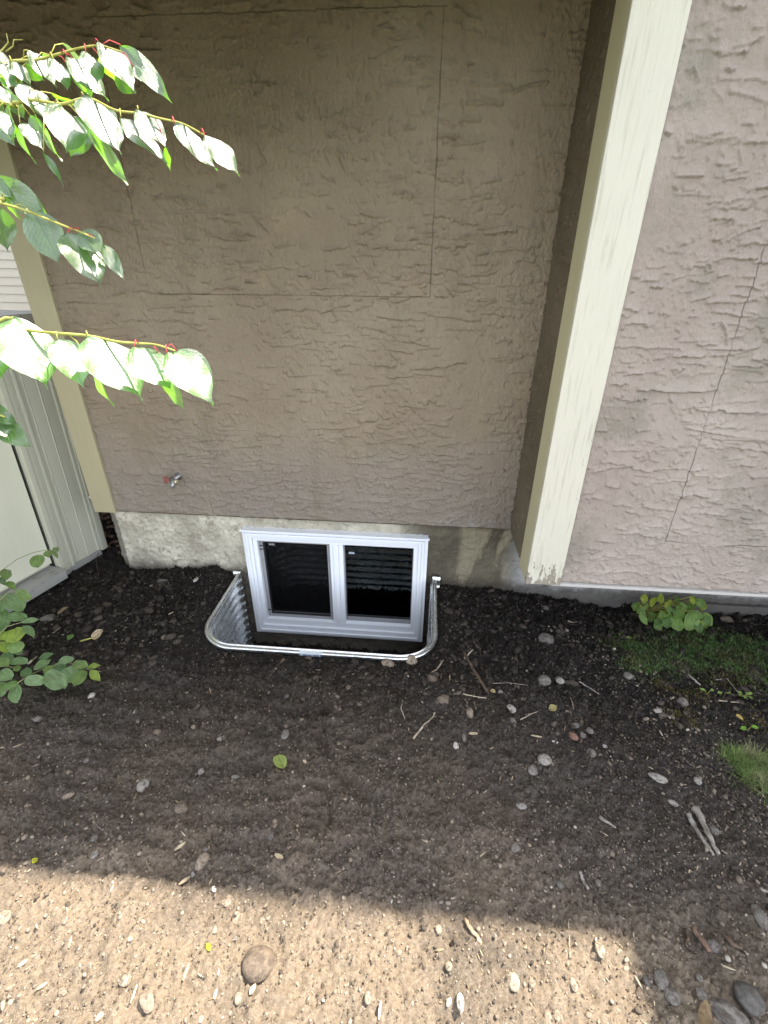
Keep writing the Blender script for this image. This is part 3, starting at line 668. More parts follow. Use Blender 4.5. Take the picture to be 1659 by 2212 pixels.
# ---- tree with drooping branches reaching in from the left
tree = empty('leafy_tree', (-1.75, -2.55, 0)); tag(tree, 'leafy tree whose drooping branches with glossy pointed leaves reach in from the left', 'tree')
trunk_top = np.array([-1.70, -2.45, 2.1])
b = MB(); b.tube([(-1.78, -2.58, -.1), (-1.75, -2.55, .6), (-1.72, -2.50, 1.3), (-1.70, -2.45, 2.1), (-1.66, -2.5, 3.0)], [.075, .06, .05, .042, .03], 14); b.tube([(-1.72, -2.50, 1.3), (-2.2, -2.2, 1.9), (-2.8, -1.8, 2.3), (-3.2, -1.3, 2.7)], [.035, .028, .02, .008], 10); b.build('trunk', M_bark, tree, smooth=True)
rc = np.random.default_rng(99); m_ = 4200; th = rc.uniform(0, 2 * np.pi, m_); ph = np.arccos(rc.uniform(-1, 1, m_)); rad_ = rc.uniform(.35, 1.0, m_) ** .6
cen = np.stack([-3.0 + 1.1 * rad_ * np.sin(ph) * np.cos(th), -1.75 + 1.6 * rad_ * np.sin(ph) * np.sin(th), 2.55 + 1.2 * rad_ * np.cos(ph)], 1)
ax_ = rc.normal(size=(m_, 3)); ax_[:, 2] -= .8; ax_ /= np.linalg.norm(ax_, axis=1)[:, None]; sd = np.cross(ax_, rc.normal(size=(m_, 3))); sd /= np.linalg.norm(sd, axis=1)[:, None]
Lc = rc.uniform(.07, .12, m_)[:, None]; Wc = Lc * .27
Vc = np.stack([cen - ax_ * Lc * .5, cen - ax_ * Lc * .15 + sd * Wc, cen + ax_ * Lc * .25 + sd * Wc * .8, cen + ax_ * Lc * .6, cen + ax_ * Lc * .25 - sd * Wc * .8, cen - ax_ * Lc * .15 - sd * Wc], 1).reshape(-1, 3)
Fc = (np.arange(m_)[:, None] * 6 + np.arange(6)[None]); cr_ = link('shade_crown', np_mesh('shade_crown', Vc, Fc), tree, M_leafc); cr_['kind'] = 'stuff'  # unseen crown, added and placed to darken the left of the wall
TOCAM = lambda p: (CAM - p) / np.linalg.norm(CAM - p)
def half(p): h = TOCAM(p) + SUN; return h / np.linalg.norm(h)
G = {'w': (1, 1, 1), 'p': (1.0, 1.1, 1.0), 'g': (1.4, 1.4, 1.0), 'y': (2.6, 2.4, .8), 'd': (1.5, 1.45, 1.4)}
def branch(stem_px, dep, leaves, s, redfrom, org, lead):
    """stem_px D pixels with depth; leaves (bx,by,tx,ty,w,kind)"""
    k = len(stem_px); dps = np.linspace(dep[0], dep[1], k); pts = [at_depth(x, y, d) for (x, y), d in zip(stem_px, dps)]
    pts = [np.array(q) for q in lead] + pts; m = len(pts); rad = np.linspace(.0085, .0011, m); rad[:len(lead)] = np.linspace(.012, .0035, len(lead)); rad[len(lead):] = np.linspace(.0024, .0011, k)
    # smooth the centre line
    P = []; R = []
    for i in range(m - 1):
        p0, p1, p2, p3 = pts[max(i - 1, 0)], pts[i], pts[i + 1], pts[min(i + 2, m - 1)]
        for t in np.linspace(0, 1, 5)[:-1]:
            P.append(.5 * ((2 * p1) + (p2 - p0) * t + (2 * p0 - 5 * p1 + 4 * p2 - p3) * t * t + (-p0 + 3 * p1 - 3 * p2 + p3) * t ** 3)); R.append(rad[i] * (1 - t) + rad[i + 1] * t)
    P.append(pts[-1]); R.append(rad[-1])
    b = MB(); b.tube(P, R, 8); br = b.build('branch', M_stemy, tree, smooth=True)
    sp = np.array(P)
    for i, (bx, by, tx, ty, wpx, kind) in enumerate(leaves):
        f = np.clip((bx - stem_px[0][0]) / max(stem_px[-1][0] - stem_px[0][0], 1), 0, 1); d0 = dep[0] + (dep[1] - dep[0]) * f
        rr = random.Random(s * 100 + i); back = {'y': .045, 'd': .05, 'g': .02}.get(kind, -.012)
        B0 = at_depth(bx, by, d0 + back * .5); T0 = at_depth(tx, ty, d0 + back + rr.uniform(-.02, .02))
        if kind == 'w' or (kind == 'p' and s < 3):
            hh_ = half(B0); rt_ = ray(tx, ty); dq = np.dot(B0 - CAM, hh_) / np.dot(rt_, hh_); T0 = at_depth(tx, ty, np.clip(dq, d0 - .05, d0 + .05) + rr.uniform(-.004, .004))
        wd = wpx / FPX * d0 * 1.12; h = half(B0)
        if kind == 'y': n = np.array([-.5, -.75, -.35]) + np.array([rr.uniform(-.2, .2) for _ in range(3)])   # seen from below against the sun
        elif kind == 'd': n = np.array([.25, -.95, .1]) + np.array([rr.uniform(-.2, .2) for _ in range(3)])
        elif kind == 'g': n = h * .6 + np.array([-.3, -.5, .1]) + np.array([rr.uniform(-.1, .1) for _ in range(3)])
        else: n = h + np.array([rr.uniform(-.045, .045) for _ in range(3)]) + (np.array([-.10, 0, .14]) if s == 4 else 0)
        nn = n - (T0 - B0) * np.dot(n, T0 - B0) / np.dot(T0 - B0, T0 - B0); nn /= np.linalg.norm(nn)
        fc = abs(np.dot(nn, TOCAM(B0))); wd = wd / max(fc, .7)
        put_leaf(br, M_leaf, B0, T0, min(wd, np.linalg.norm(T0 - B0) * .66), n, s * 50 + i, (1.9, 2.0, 1.5) if (s == 4 and kind == 'w') else G[kind], fold=.09, curl=.09)
        j = np.argmin(np.linalg.norm(sp - B0, axis=1)); q = sp[max(j - 1, 0)]
        if np.linalg.norm(q - B0) > .004:
            pb = MB(); mid = (q + B0) / 2 + np.array([0, 0, .006]); pb.tube([q, mid, B0], .0008, 6)
            pb.build('stalk', M_stemr if (bx > redfrom) else M_stemy, br, smooth=True)
    return br
c1 = lambda L: [(x * .36, y * .36, X_ * .36, Y_ * .36, w_ * .36, k) for (x, y, X_, Y_, w_, k) in L]
branch([(-40, 150), (22, 133), (76, 130), (119, 119), (173, 104), (216, 99), (262, 112)], (.74, .70), c1([
    (590, 250, 815, 560, 115, 'w'), (725, 270, 1025, 620, 95, 'd'), (405, 335, 650, 610, 130, 'w'), (515, 310, 590, 505, 90, 'p'), (600, 340, 700, 500, 80, 'y'),
    (375, 262, 510, 365, 62, 'y'), (165, 300, 345, 522, 92, 'w'), (320, 350, 410, 550, 75, 'w'), (70, 365, 195, 525, 85, 'w'), (420, 410, 530, 560, 80, 'y'),
    (150, 385, 270, 480, 60, 'd'), (690, 450, 812, 568, 100, 'd'), (800, 400, 855, 495, 50, 'g'), (-20, 300, 60, 440, 95, 'w'), (60, 400, 130, 560, 70, 'd'), (300, 330, 300, 470, 70, 'd'), (460, 380, 560, 600, 90, 'd'), (10, 380, 60, 545, 60, 'p'), (-60, 330, 40, 470, 90, 'w'), (230, 370, 330, 500, 80, 'd')]),
    1, 140, tree, [trunk_top, (-1.35, -2.1, 2.18), (-.95, -1.75, 2.12)])
branch([(-40, 205), (30, 222), (72, 216), (133, 225), (190, 212), (248, 238), (299, 245), (346, 256), (396, 268), (441, 292)], (.70, .64), c1([
    (505, 575, 720, 925, 190, 'w'), (830, 655, 1000, 895, 140, 'w'), (1050, 740, 1305, 1022, 95, 'w'), (1230, 812, 1435, 1062, 105, 'w'), (725, 700, 1000, 985, 90, 'w'),
    (995, 885, 1022, 1028, 38, 'y'), (365, 635, 400, 920, 200, 'p'), (480, 700, 425, 955, 150, 'd'), (520, 720, 765, 1120, 82, 'y'), (310, 560, 520, 650, 62, 'y'),
    (210, 680, 370, 972, 62, 'y'), (120, 500, 290, 735, 115, 'w'), (205, 540, 315, 655, 75, 'w'), (120, 740, 265, 900, 130, 'w'), (262, 910, 378, 1122, 26, 'p'),
    (40, 620, 88, 828, 92, 'y'), (20, 455, 62, 572, 62, 'y'), (-20, 660, 75, 830, 90, 'w'), (180, 690, 275, 840, 140, 'd'), (-80, 560, 30, 700, 100, 'd'), (-40, 500, 60, 640, 90, 'w'), (60, 560, 150, 720, 80, 'd'), (300, 640, 330, 800, 90, 'd'), (-30, 720, 90, 880, 110, 'd'), (600, 640, 700, 830, 100, 'd'), (590, 700, 560, 800, 90, 'd'), (60, 700, 215, 990, 40, 'y')]),
    2, 300, tree, [trunk_top + (0, 0, -.15), (-1.30, -2.05, 1.95), (-.92, -1.70, 1.93)])
branch([(-40, 430), (0, 439), (54, 454), (115, 479), (158, 495), (171, 500), (205, 515)], (.78, .70), [
    (-20, 388, 114, 476, 46, 'd'), (68, 455, 130, 574, 88, 'd'), (-15, 440, 20, 546, 66, 'd'), (146, 504, 215, 620, 56, 'w'), (173, 500, 222, 550, 34, 'g'), (219, 530, 270, 604, 26, 'd'), (11, 425, 45, 476, 22, 'y'), (-50, 380, 30, 430, 50, 'g')],
    3, 110, tree, [trunk_top + (0, 0, -.45), (-1.28, -2.1, 1.70), (-.93, -1.72, 1.66)])
branch([(-40, 712), (40, 712), (106, 719), (187, 725), (252, 738), (300, 742), (338, 745), (378, 758)], (.62, .56), [
    (28, 686, 105, 840, 104, 'w'), (124, 733, 185, 836, 84, 'w'), (191, 727, 305, 867, 92, 'w'), (188, 772, 246, 880, 78, 'y'), (290, 749, 374, 846, 58, 'w'), (353, 790, 397, 885, 46, 'y'), (360, 762, 464, 872, 78, 'w'), (382, 757, 467, 829, 46, 'g'), (-60, 690, 5, 822, 80, 'w')],
    4, 240, tree, [trunk_top + (0, 0, -.75), (-1.2, -2.2, 1.45), (-.80, -1.90, 1.36)])
branch([(-60, 880), (-20, 892), (10, 900)], (.62, .60), [(-12, 890, 40, 919, 26, 'w'), (-14, 903, 72, 968, 40, 'g'), (-30, 890, 20, 950, 40, 'w'), (-60, 850, -5, 960, 60, 'w')],
    5, 240, tree, [trunk_top + (0, 0, -.95), (-1.2, -2.25, 1.25), (-.85, -1.95, 1.22)])
# little bare curled shoot at the top left
b = MB(); b.tube([at_depth(*q) for q in ((-20, 120, .85), (5, 108, .85), (18, 92, .85), (14, 72, .85))], [.0016, .0014, .0012, .0006], 6)
b.tube([at_depth(*q) for q in ((12, 112, .86), (28, 100, .86), (30, 86, .86), (50, 86, .86))], [.0012, .0012, .001, .0005], 6); b.build('shoot', M_stemy, tree, smooth=True)

# ---- low shrub at the left edge
def px_s(x, y): return (x * .18, 1161 + y * .18)
shrub = empty('low_shrub', tuple(gp(-40, 1480))); tag(shrub, 'low green shrub with oval leaves spilling over the soil at the left edge', 'shrub')
SH = [((640, 120, 700, 170, 45), .42, 'g'), ((560, 160, 585, 240, 75), .42, 'g'), ((615, 150, 690, 250, 40), .42, 'g'), ((440, 212, 445, 362, 125), .40, 'g'),
      ((70, 378, 85, 505, 92), .36, 'g'), ((20, 470, 70, 580, 50), .34, 'd'), ((100, 520, 178, 632, 66), .33, 'g'), ((185, 655, 375, 735, 96), .32, 'g'), ((20, 690, 275, 880, 165), .30, 'w'), ((80, 955, 330, 965, 120), .27, 'w'),
      ((255, 1025, 476, 980, 60), .27, 'w'), ((270, 1060, 412, 1200, 74), .25, 'w'), ((180, 1088, 185, 1255, 185), .25, 'y'), ((190, 1245, 190, 1388, 180), .23, 'g'), ((0, 860, 40, 1085, 140), .28, 'w'),
      ((-40, 1130, 52, 1230, 100), .24, 'y'), ((-20, 1260, 85, 1385, 120), .22, 'y'), ((-30, 1460, 92, 1545, 110), .18, 'g'), ((135, 1475, 325, 1505, 98), .16, 'w'), ((-10, 1600, 140, 1700, 130), .16, 'w'), ((155, 1600, 255, 1545, 60), .14, 'g'),
      ((270, 1590, 372, 1650, 92), .12, 'd'), ((398, 1585, 618, 1465, 84), .13, 'p'), ((462, 1455, 642, 1390, 72), .10, 'd'), ((290, 1722, 548, 1722, 112), .12, 'p'), ((530, 1640, 782, 1802, 180), .12, 'p'),
      ((615, 1535, 535, 1650, 76), .11, 'g'), ((700, 1492, 888, 1462, 96), .11, 'p'), ((640, 1535, 775, 1605, 120), .09, 'd'), ((765, 1580, 905, 1725, 150), .09, 'p'), ((885, 1500, 1032, 1565, 104), .09, 'g'),
      ((1010, 1590, 890, 1780, 120), .08, 'g'), ((1045, 1560, 1205, 1535, 66), .08, 'y'), ((1080, 1600, 1210, 1715, 76), .08, 'y'), ((175, 1760, 215, 1975, 118), .10, 'w'), ((-10, 1920, 58, 1808, 60), .1, 'p'), ((60, 1830, 200, 1720, 90), .14, 'p'),
      ((-60, 740, 20, 900, 120), .3, 'w'), ((-60, 1000, 60, 1110, 130), .26, 'd'), ((120, 1280, 250, 1400, 100), .18, 'd'), ((40, 1380, 150, 1480, 100), .15, 'd'), ((0, 1740, 60, 1840, 80), .1, 'g')]
stems = [([(-250, 900, .30), (0, 410, .38), (200, 265, .41), (400, 180, .42), (560, 150, .42), (680, 150, .42)], .0016),
         ([(-300, 1900, .0), (60, 1850, .10), (220, 1740, .12), (380, 1640, .11), (600, 1545, .10), (800, 1490, .10), (1050, 1580, .08), (1210, 1610, .07)], .0022),
         ([(-300, 1800, .0), (-80, 1250, .22), (80, 1070, .26), (250, 1020, .27), (320, 960, .27)], .002), ([(-300, 1850, 0), (-60, 1500, .15), (150, 1560, .14), (300, 1500, .14)], .002), ([(-300, 1500, .1), (-50, 800, .3), (120, 640, .33), (250, 640, .32)], .002)]
b = MB(); spts = []
for S_, r_ in stems:
    P = [on_z(*px_s(x, y), z) for x, y, z in S_]; spts += [p0 + (p1 - p0) * t for p0, p1 in zip(P[:-1], P[1:]) for t in np.linspace(0, 1, 12)]
    b.tube(P, np.linspace(r_ * 1.4, r_ * .6, len(P)), 7)
b.build('stem', m_twig('shrub_stem', (.16, .17, .07), (.30, .29, .16)), shrub, smooth=True); spts = np.array(spts)
for i, ((x0, y0, x1, y1, wpx), z, k) in enumerate(SH):
    B0 = on_z(*px_s(x0, y0), z); rr = random.Random(900 + i); T0 = on_z(*px_s(x1, y1), z + rr.uniform(-.03, .012)); dd = np.dot(B0 - CAM, FW); wd = wpx * .18 / FPX * dd * 1.25
    n = TOCAM(B0) * .7 + np.array([rr.uniform(-.3, .3), rr.uniform(-.3, .3), .75])
    put_leaf(shrub, M_shrub, B0, T0, min(wd, np.linalg.norm(T0 - B0) * 1.15), n, 700 + i, ({'w': (1, 1, 1), 'p': (1.15, 1.1, 1.2), 'g': (1.05, 1, .7), 'd': (.6, .7, .6), 'y': (1.6, 1.35, .5)})[k], shape='round' if wpx > 90 else 'ell', fold=.12, curl=.15)
# ---- weed against the foundation on the right
weed = empty('broadleaf_weed', (1.30, -.10, -.12)); tag(weed, 'bright green broad-leaved weed growing against the foundation under the bay', 'weed')
def px_w(x, y): return (1261 + x * .24, 1228 + y * .24)
WL = [(960, 385, 965, 560, 150, 'w'), (1085, 395, 1105, 590, 95, 'w'), (1000, 470, 1060, 600, 80, 'd'), (700, 375, 725, 605, 84, 'g'), (560, 505, 655, 415, 84, 'w'), (790, 430, 885, 555, 110, 'g'), (900, 380, 820, 470, 90, 'g'),
      (760, 440, 740, 540, 80, 'd'), (500, 400, 575, 505, 60, 'g'), (470, 310, 450, 380, 60, 'p'), (560, 230, 530, 320, 60, 'y'), (640, 260, 600, 350, 50, 'y'), (700, 220, 690, 330, 50, 'y'), (620, 290, 720, 270, 40, 'y'), (760, 300, 740, 370, 50, 'y'),
      (840, 240, 830, 330, 40, 'd'), (1060, 270, 1050, 360, 80, 'g'), (1000, 300, 930, 390, 80, 'g'), (880, 300, 900, 400, 70, 'g'), (960, 250, 990, 330, 50, 'y'), (640, 480, 700, 560, 70, 'g'), (1030, 380, 1010, 470, 80, 'g'), (880, 520, 850, 640, 60, 'd')]
rw = random.Random(61); WL += [(x0 := rw.uniform(480, 1120), y0 := rw.uniform(215, 470), x0 + rw.uniform(-60, 60), y0 + rw.uniform(50, 110), rw.uniform(30, 60), rw.choice('ygd')) for _ in range(22)]
root = np.array([1.33, -.06, -.13]); b = MB()
for i, (x0, y0, x1, y1, wpx, k) in enumerate(WL):
    rr = random.Random(1500 + i); yy = -.16 + rr.uniform(-.03, .05) + (.05 if y0 < 320 else 0); B0 = on_y(*px_w(x0, y0), yy); T0 = on_y(*px_w(x1, y1), yy - .03); dd = np.dot(B0 - CAM, FW)
    for P_ in (B0, T0): P_[2] = max(P_[2], hz(P_[0], P_[1]) + .012)
    wd = wpx * .24 / FPX * dd; n = TOCAM(B0) + np.array([rr.uniform(-.7, .7), rr.uniform(-.5, .5), .6 + rr.uniform(-.3, .5)])
    b.tube([root + (rr.uniform(-.06, .06), rr.uniform(-.02, .02), 0), (root + B0) / 2 + (0, 0, .03), B0], .0011, 5)
    put_leaf(weed, M_weed, B0, T0, wd, n, 1200 + i, ({'w': (1, 1, 1), 'p': (.8, 1, 1.2), 'g': (.8, .85, .7), 'd': (.45, .55, .45), 'y': (1.4, 1.1, .5)})[k], shape='round' if wpx > 90 else 'ell', fold=.12, curl=.2)
b.build('stem', M_stemy, weed, smooth=True)
# ---- seedlings
def seedling(px, py, n, size, label, spread=.03, col=(1.1, 1.1, .9)):
    g = gp(px, py); e = empty('seedling', tuple(g)); tag(e, label, 'seedling')
    b = MB(); rr = random.Random(int(px * 7 + py))
    for i in range(n):
        a = i * 2 * math.pi / n + rr.uniform(-.4, .4); B0 = g + np.array([math.cos(a) * spread * .35, math.sin(a) * spread * .35, .014 + rr.uniform(0, .012)]); T0 = B0 + np.array([math.cos(a), math.sin(a), rr.uniform(-.1, .2)]) * size * rr.uniform(.7, 1.1)
        b.tube([g - (0, 0, .004), B0], .0008, 5); put_leaf(e, M_weed, B0, T0, size * .5, (0, -.3, 1), int(px) + i, col, shape='ell')
    b.build('stem', M_stemy, e, smooth=True)
seedling(1346, 1388, 3, .035, 'pale three-leaved seedling alone in dark soil left of the moss')
seedling(1607, 1508, 6, .026, 'small rosette of round leaves near the right edge beside a pale twig')
seedling(1560, 1502, 2, .028, 'tiny two-leaved seedling between moss patches left of the small rosette')
seedling(1527, 1500, 2, .024, 'tiny pale seedling just left of the two-leaved seedling in the moss')
seedling(1612, 1578, 2, .032, 'narrow green shoot on bare soil above the grass tuft', col=(.9, 1.3, .4))
seedling(1632, 1318, 4, .030, 'little green sprout at the foundation near the right edge')
# fallen leaves
g = gp(600, 1636); g2 = gp(612, 1668); fl = put_leaf(None, M_weed, g + (0, 0, .014), g2 + (0, 0, .018), .046, (.2, -.3, 1), 77, (1.7, 1.35, 1.3), shape='round', fold=.35, curl=-.2, name='fallen_leaf'); tag(fl, 'bright lime green fallen leaf lying alone on the dark soil', 'leaf')
g = gp(205, 1386); g2 = gp(222, 1366); fl = put_leaf(None, M_dry, g + (0, 0, .01), g2 + (0, 0, .02), .05, (0, -.4, 1), 78, (1.3, 1.2, 1.2), shape='round', fold=.5, name='withered_leaf'); tag(fl, 'withered whitish leaf with a curled stalk left of the well', 'leaf')
b = MB(); b.tube([gp(174, 1387) + (0, 0, .006), gp(188, 1385) + (0, 0, .011), gp(206, 1381) + (0, 0, .014)], [.003, .004, .003], 8); o = b.build('stalk', M_stemy, fl); o.matrix_parent_inverse = fl.matrix_world.inverted() if False else Matrix(); o.parent = None
o.location = (0, 0, 0); bpy.context.view_layer.update(); o.parent = fl; o.matrix_parent_inverse = fl.matrix_world.inverted()
for i, (a, c_, w_, lab, mt, cl) in enumerate([((148, 1386), (160, 1374), .03, 'small green leaf lying flat between shrub tips and the withered leaf', M_weed, (.7, .8, .7)),
        ((126, 1330), (148, 1314), .025, 'dull brown dry leaf below the shed sill', M_dry, (.7, .7, .6)), ((1504, 2188), (1535, 2212), .06, 'tan dry leaf at the bottom edge right of the sunlit patch', M_dry, (.6, .5, .42)),
        ((1185, 1536), (1202, 1530), .03, 'crumpled olive dry leaf beside a pale twig right of the well', M_dry, (.8, .85, .5)), ((1060, 1492), (1068, 1502), .022, 'small cream dry leaf at the lower end of the dark stick', M_dry, (1.3, 1.25, .9)),
        ((1588, 1546), (1602, 1560), .022, 'yellow leaf scrap on bare soil right of the brown moss', M_dry, (1.4, 1.2, .5)), ((72, 1868), (84, 1858), .018, 'tiny yellow leaf on the edge of the shadow at left', M_weed, (2.6, 1.7, .4)), ((446, 2052), (458, 2046), .018, 'tiny yellow leaf on the sunlit soil left of the big stone', M_weed, (2.6, 1.7, .4))]):
    A_ = gp(*a) + (0, 0, .008); B_ = gp(*c_) + (0, 0, .014); o = put_leaf(None, mt, A_, B_, w_, (.1, -.2, 1), 800 + i, cl, shape='ell', fold=.3, name='fallen_leaf'); tag(o, lab, 'leaf')

# ================================================================ STONES
def ico(sub):
    bm = bmesh.new(); bmesh.ops.create_icosphere(bm, subdivisions=sub, radius=1.0); V = np.array([v.co[:] for v in bm.verts]); F = np.array([[v.index for v in f.verts] for f in bm.faces]); bm.free(); return V, F
IV3, IF3 = ico(4); IV1, IF1 = ico(1); IV2, IF2 = ico(2)
def lump(V, seed, k=.22, ang=0.0):
    r = np.random.default_rng(seed); s = np.zeros(len(V))
    for _ in range(7): d = r.normal(size=3); d *= r.uniform(.8, 2.4) / np.linalg.norm(d); s += np.sin(V @ d * 1.6 + r.uniform(0, 6)) / 7
    P = V * (1 + k * s * 2)[:, None]
    if ang:
        for _ in range(9):
            d = r.normal(size=3); d /= np.linalg.norm(d); lim = r.uniform(.62, .85); pr = P @ d; P = P - np.outer(np.maximum(pr - lim, 0) * ang, d)
    P += V * (r.normal(0, .004, len(V)))[:, None]; return P
PROTO = []
for i in range(10):
    me = np_mesh('pebble_shape', lump(IV3, 40 + i, .10 if i < 6 else .16, 0 if i < 6 else .9), IF3); me.materials.append(M_stone); me.polygons.foreach_set('use_smooth', [True] * len(me.polygons)); PROTO.append(me)
C = {'lg': (.30, .285, .265), 'g': (.19, .178, .165), 'dg': (.12, .115, .11), 't': (.30, .245, .195), 'lt': (.35, .30, .235), 'b': (.17, .135, .105), 'w': (.50, .48, .45), 'r': (.28, .16, .12)}
occupied = []
def stone(name, px, py, wpx, hpx, col, proto, ang=0, label=None, group=None, cat='pebble', sink=.30, flat=.6):
    g = gp(px, py); dd = np.dot(g - CAM, FW); a = wpx / 2 / FPX * dd
    v = (g - CAM) / np.linalg.norm(g - CAM); sz = abs(v[2])            # foreshortening of ground depth
    bl = hpx / 2 / FPX * dd; bdepth = max((bl - flat * a * .6 * math.sqrt(max(1 - sz * sz, 0))) / sz, a * .55)
    hh = min(a, bdepth) * flat
    o = D.objects.new(name, PROTO[proto]); COL.objects.link(o); o.location = (g[0], g[1], g[2] + hh * (1 - 2 * sink) + .001)
    o.scale = (a * 1.04, bdepth * 1.0, hh); o.rotation_euler = (random.uniform(-.12, .12), random.uniform(-.12, .12), math.radians(ang))
    o.color = (*C[col], 1); occupied.append((g[0], g[1], max(a, bdepth)))
    tag(o, label or 'small rounded pebble lying loose among the others in the soil', cat, group or 'loose pebbles in the soil'); return o
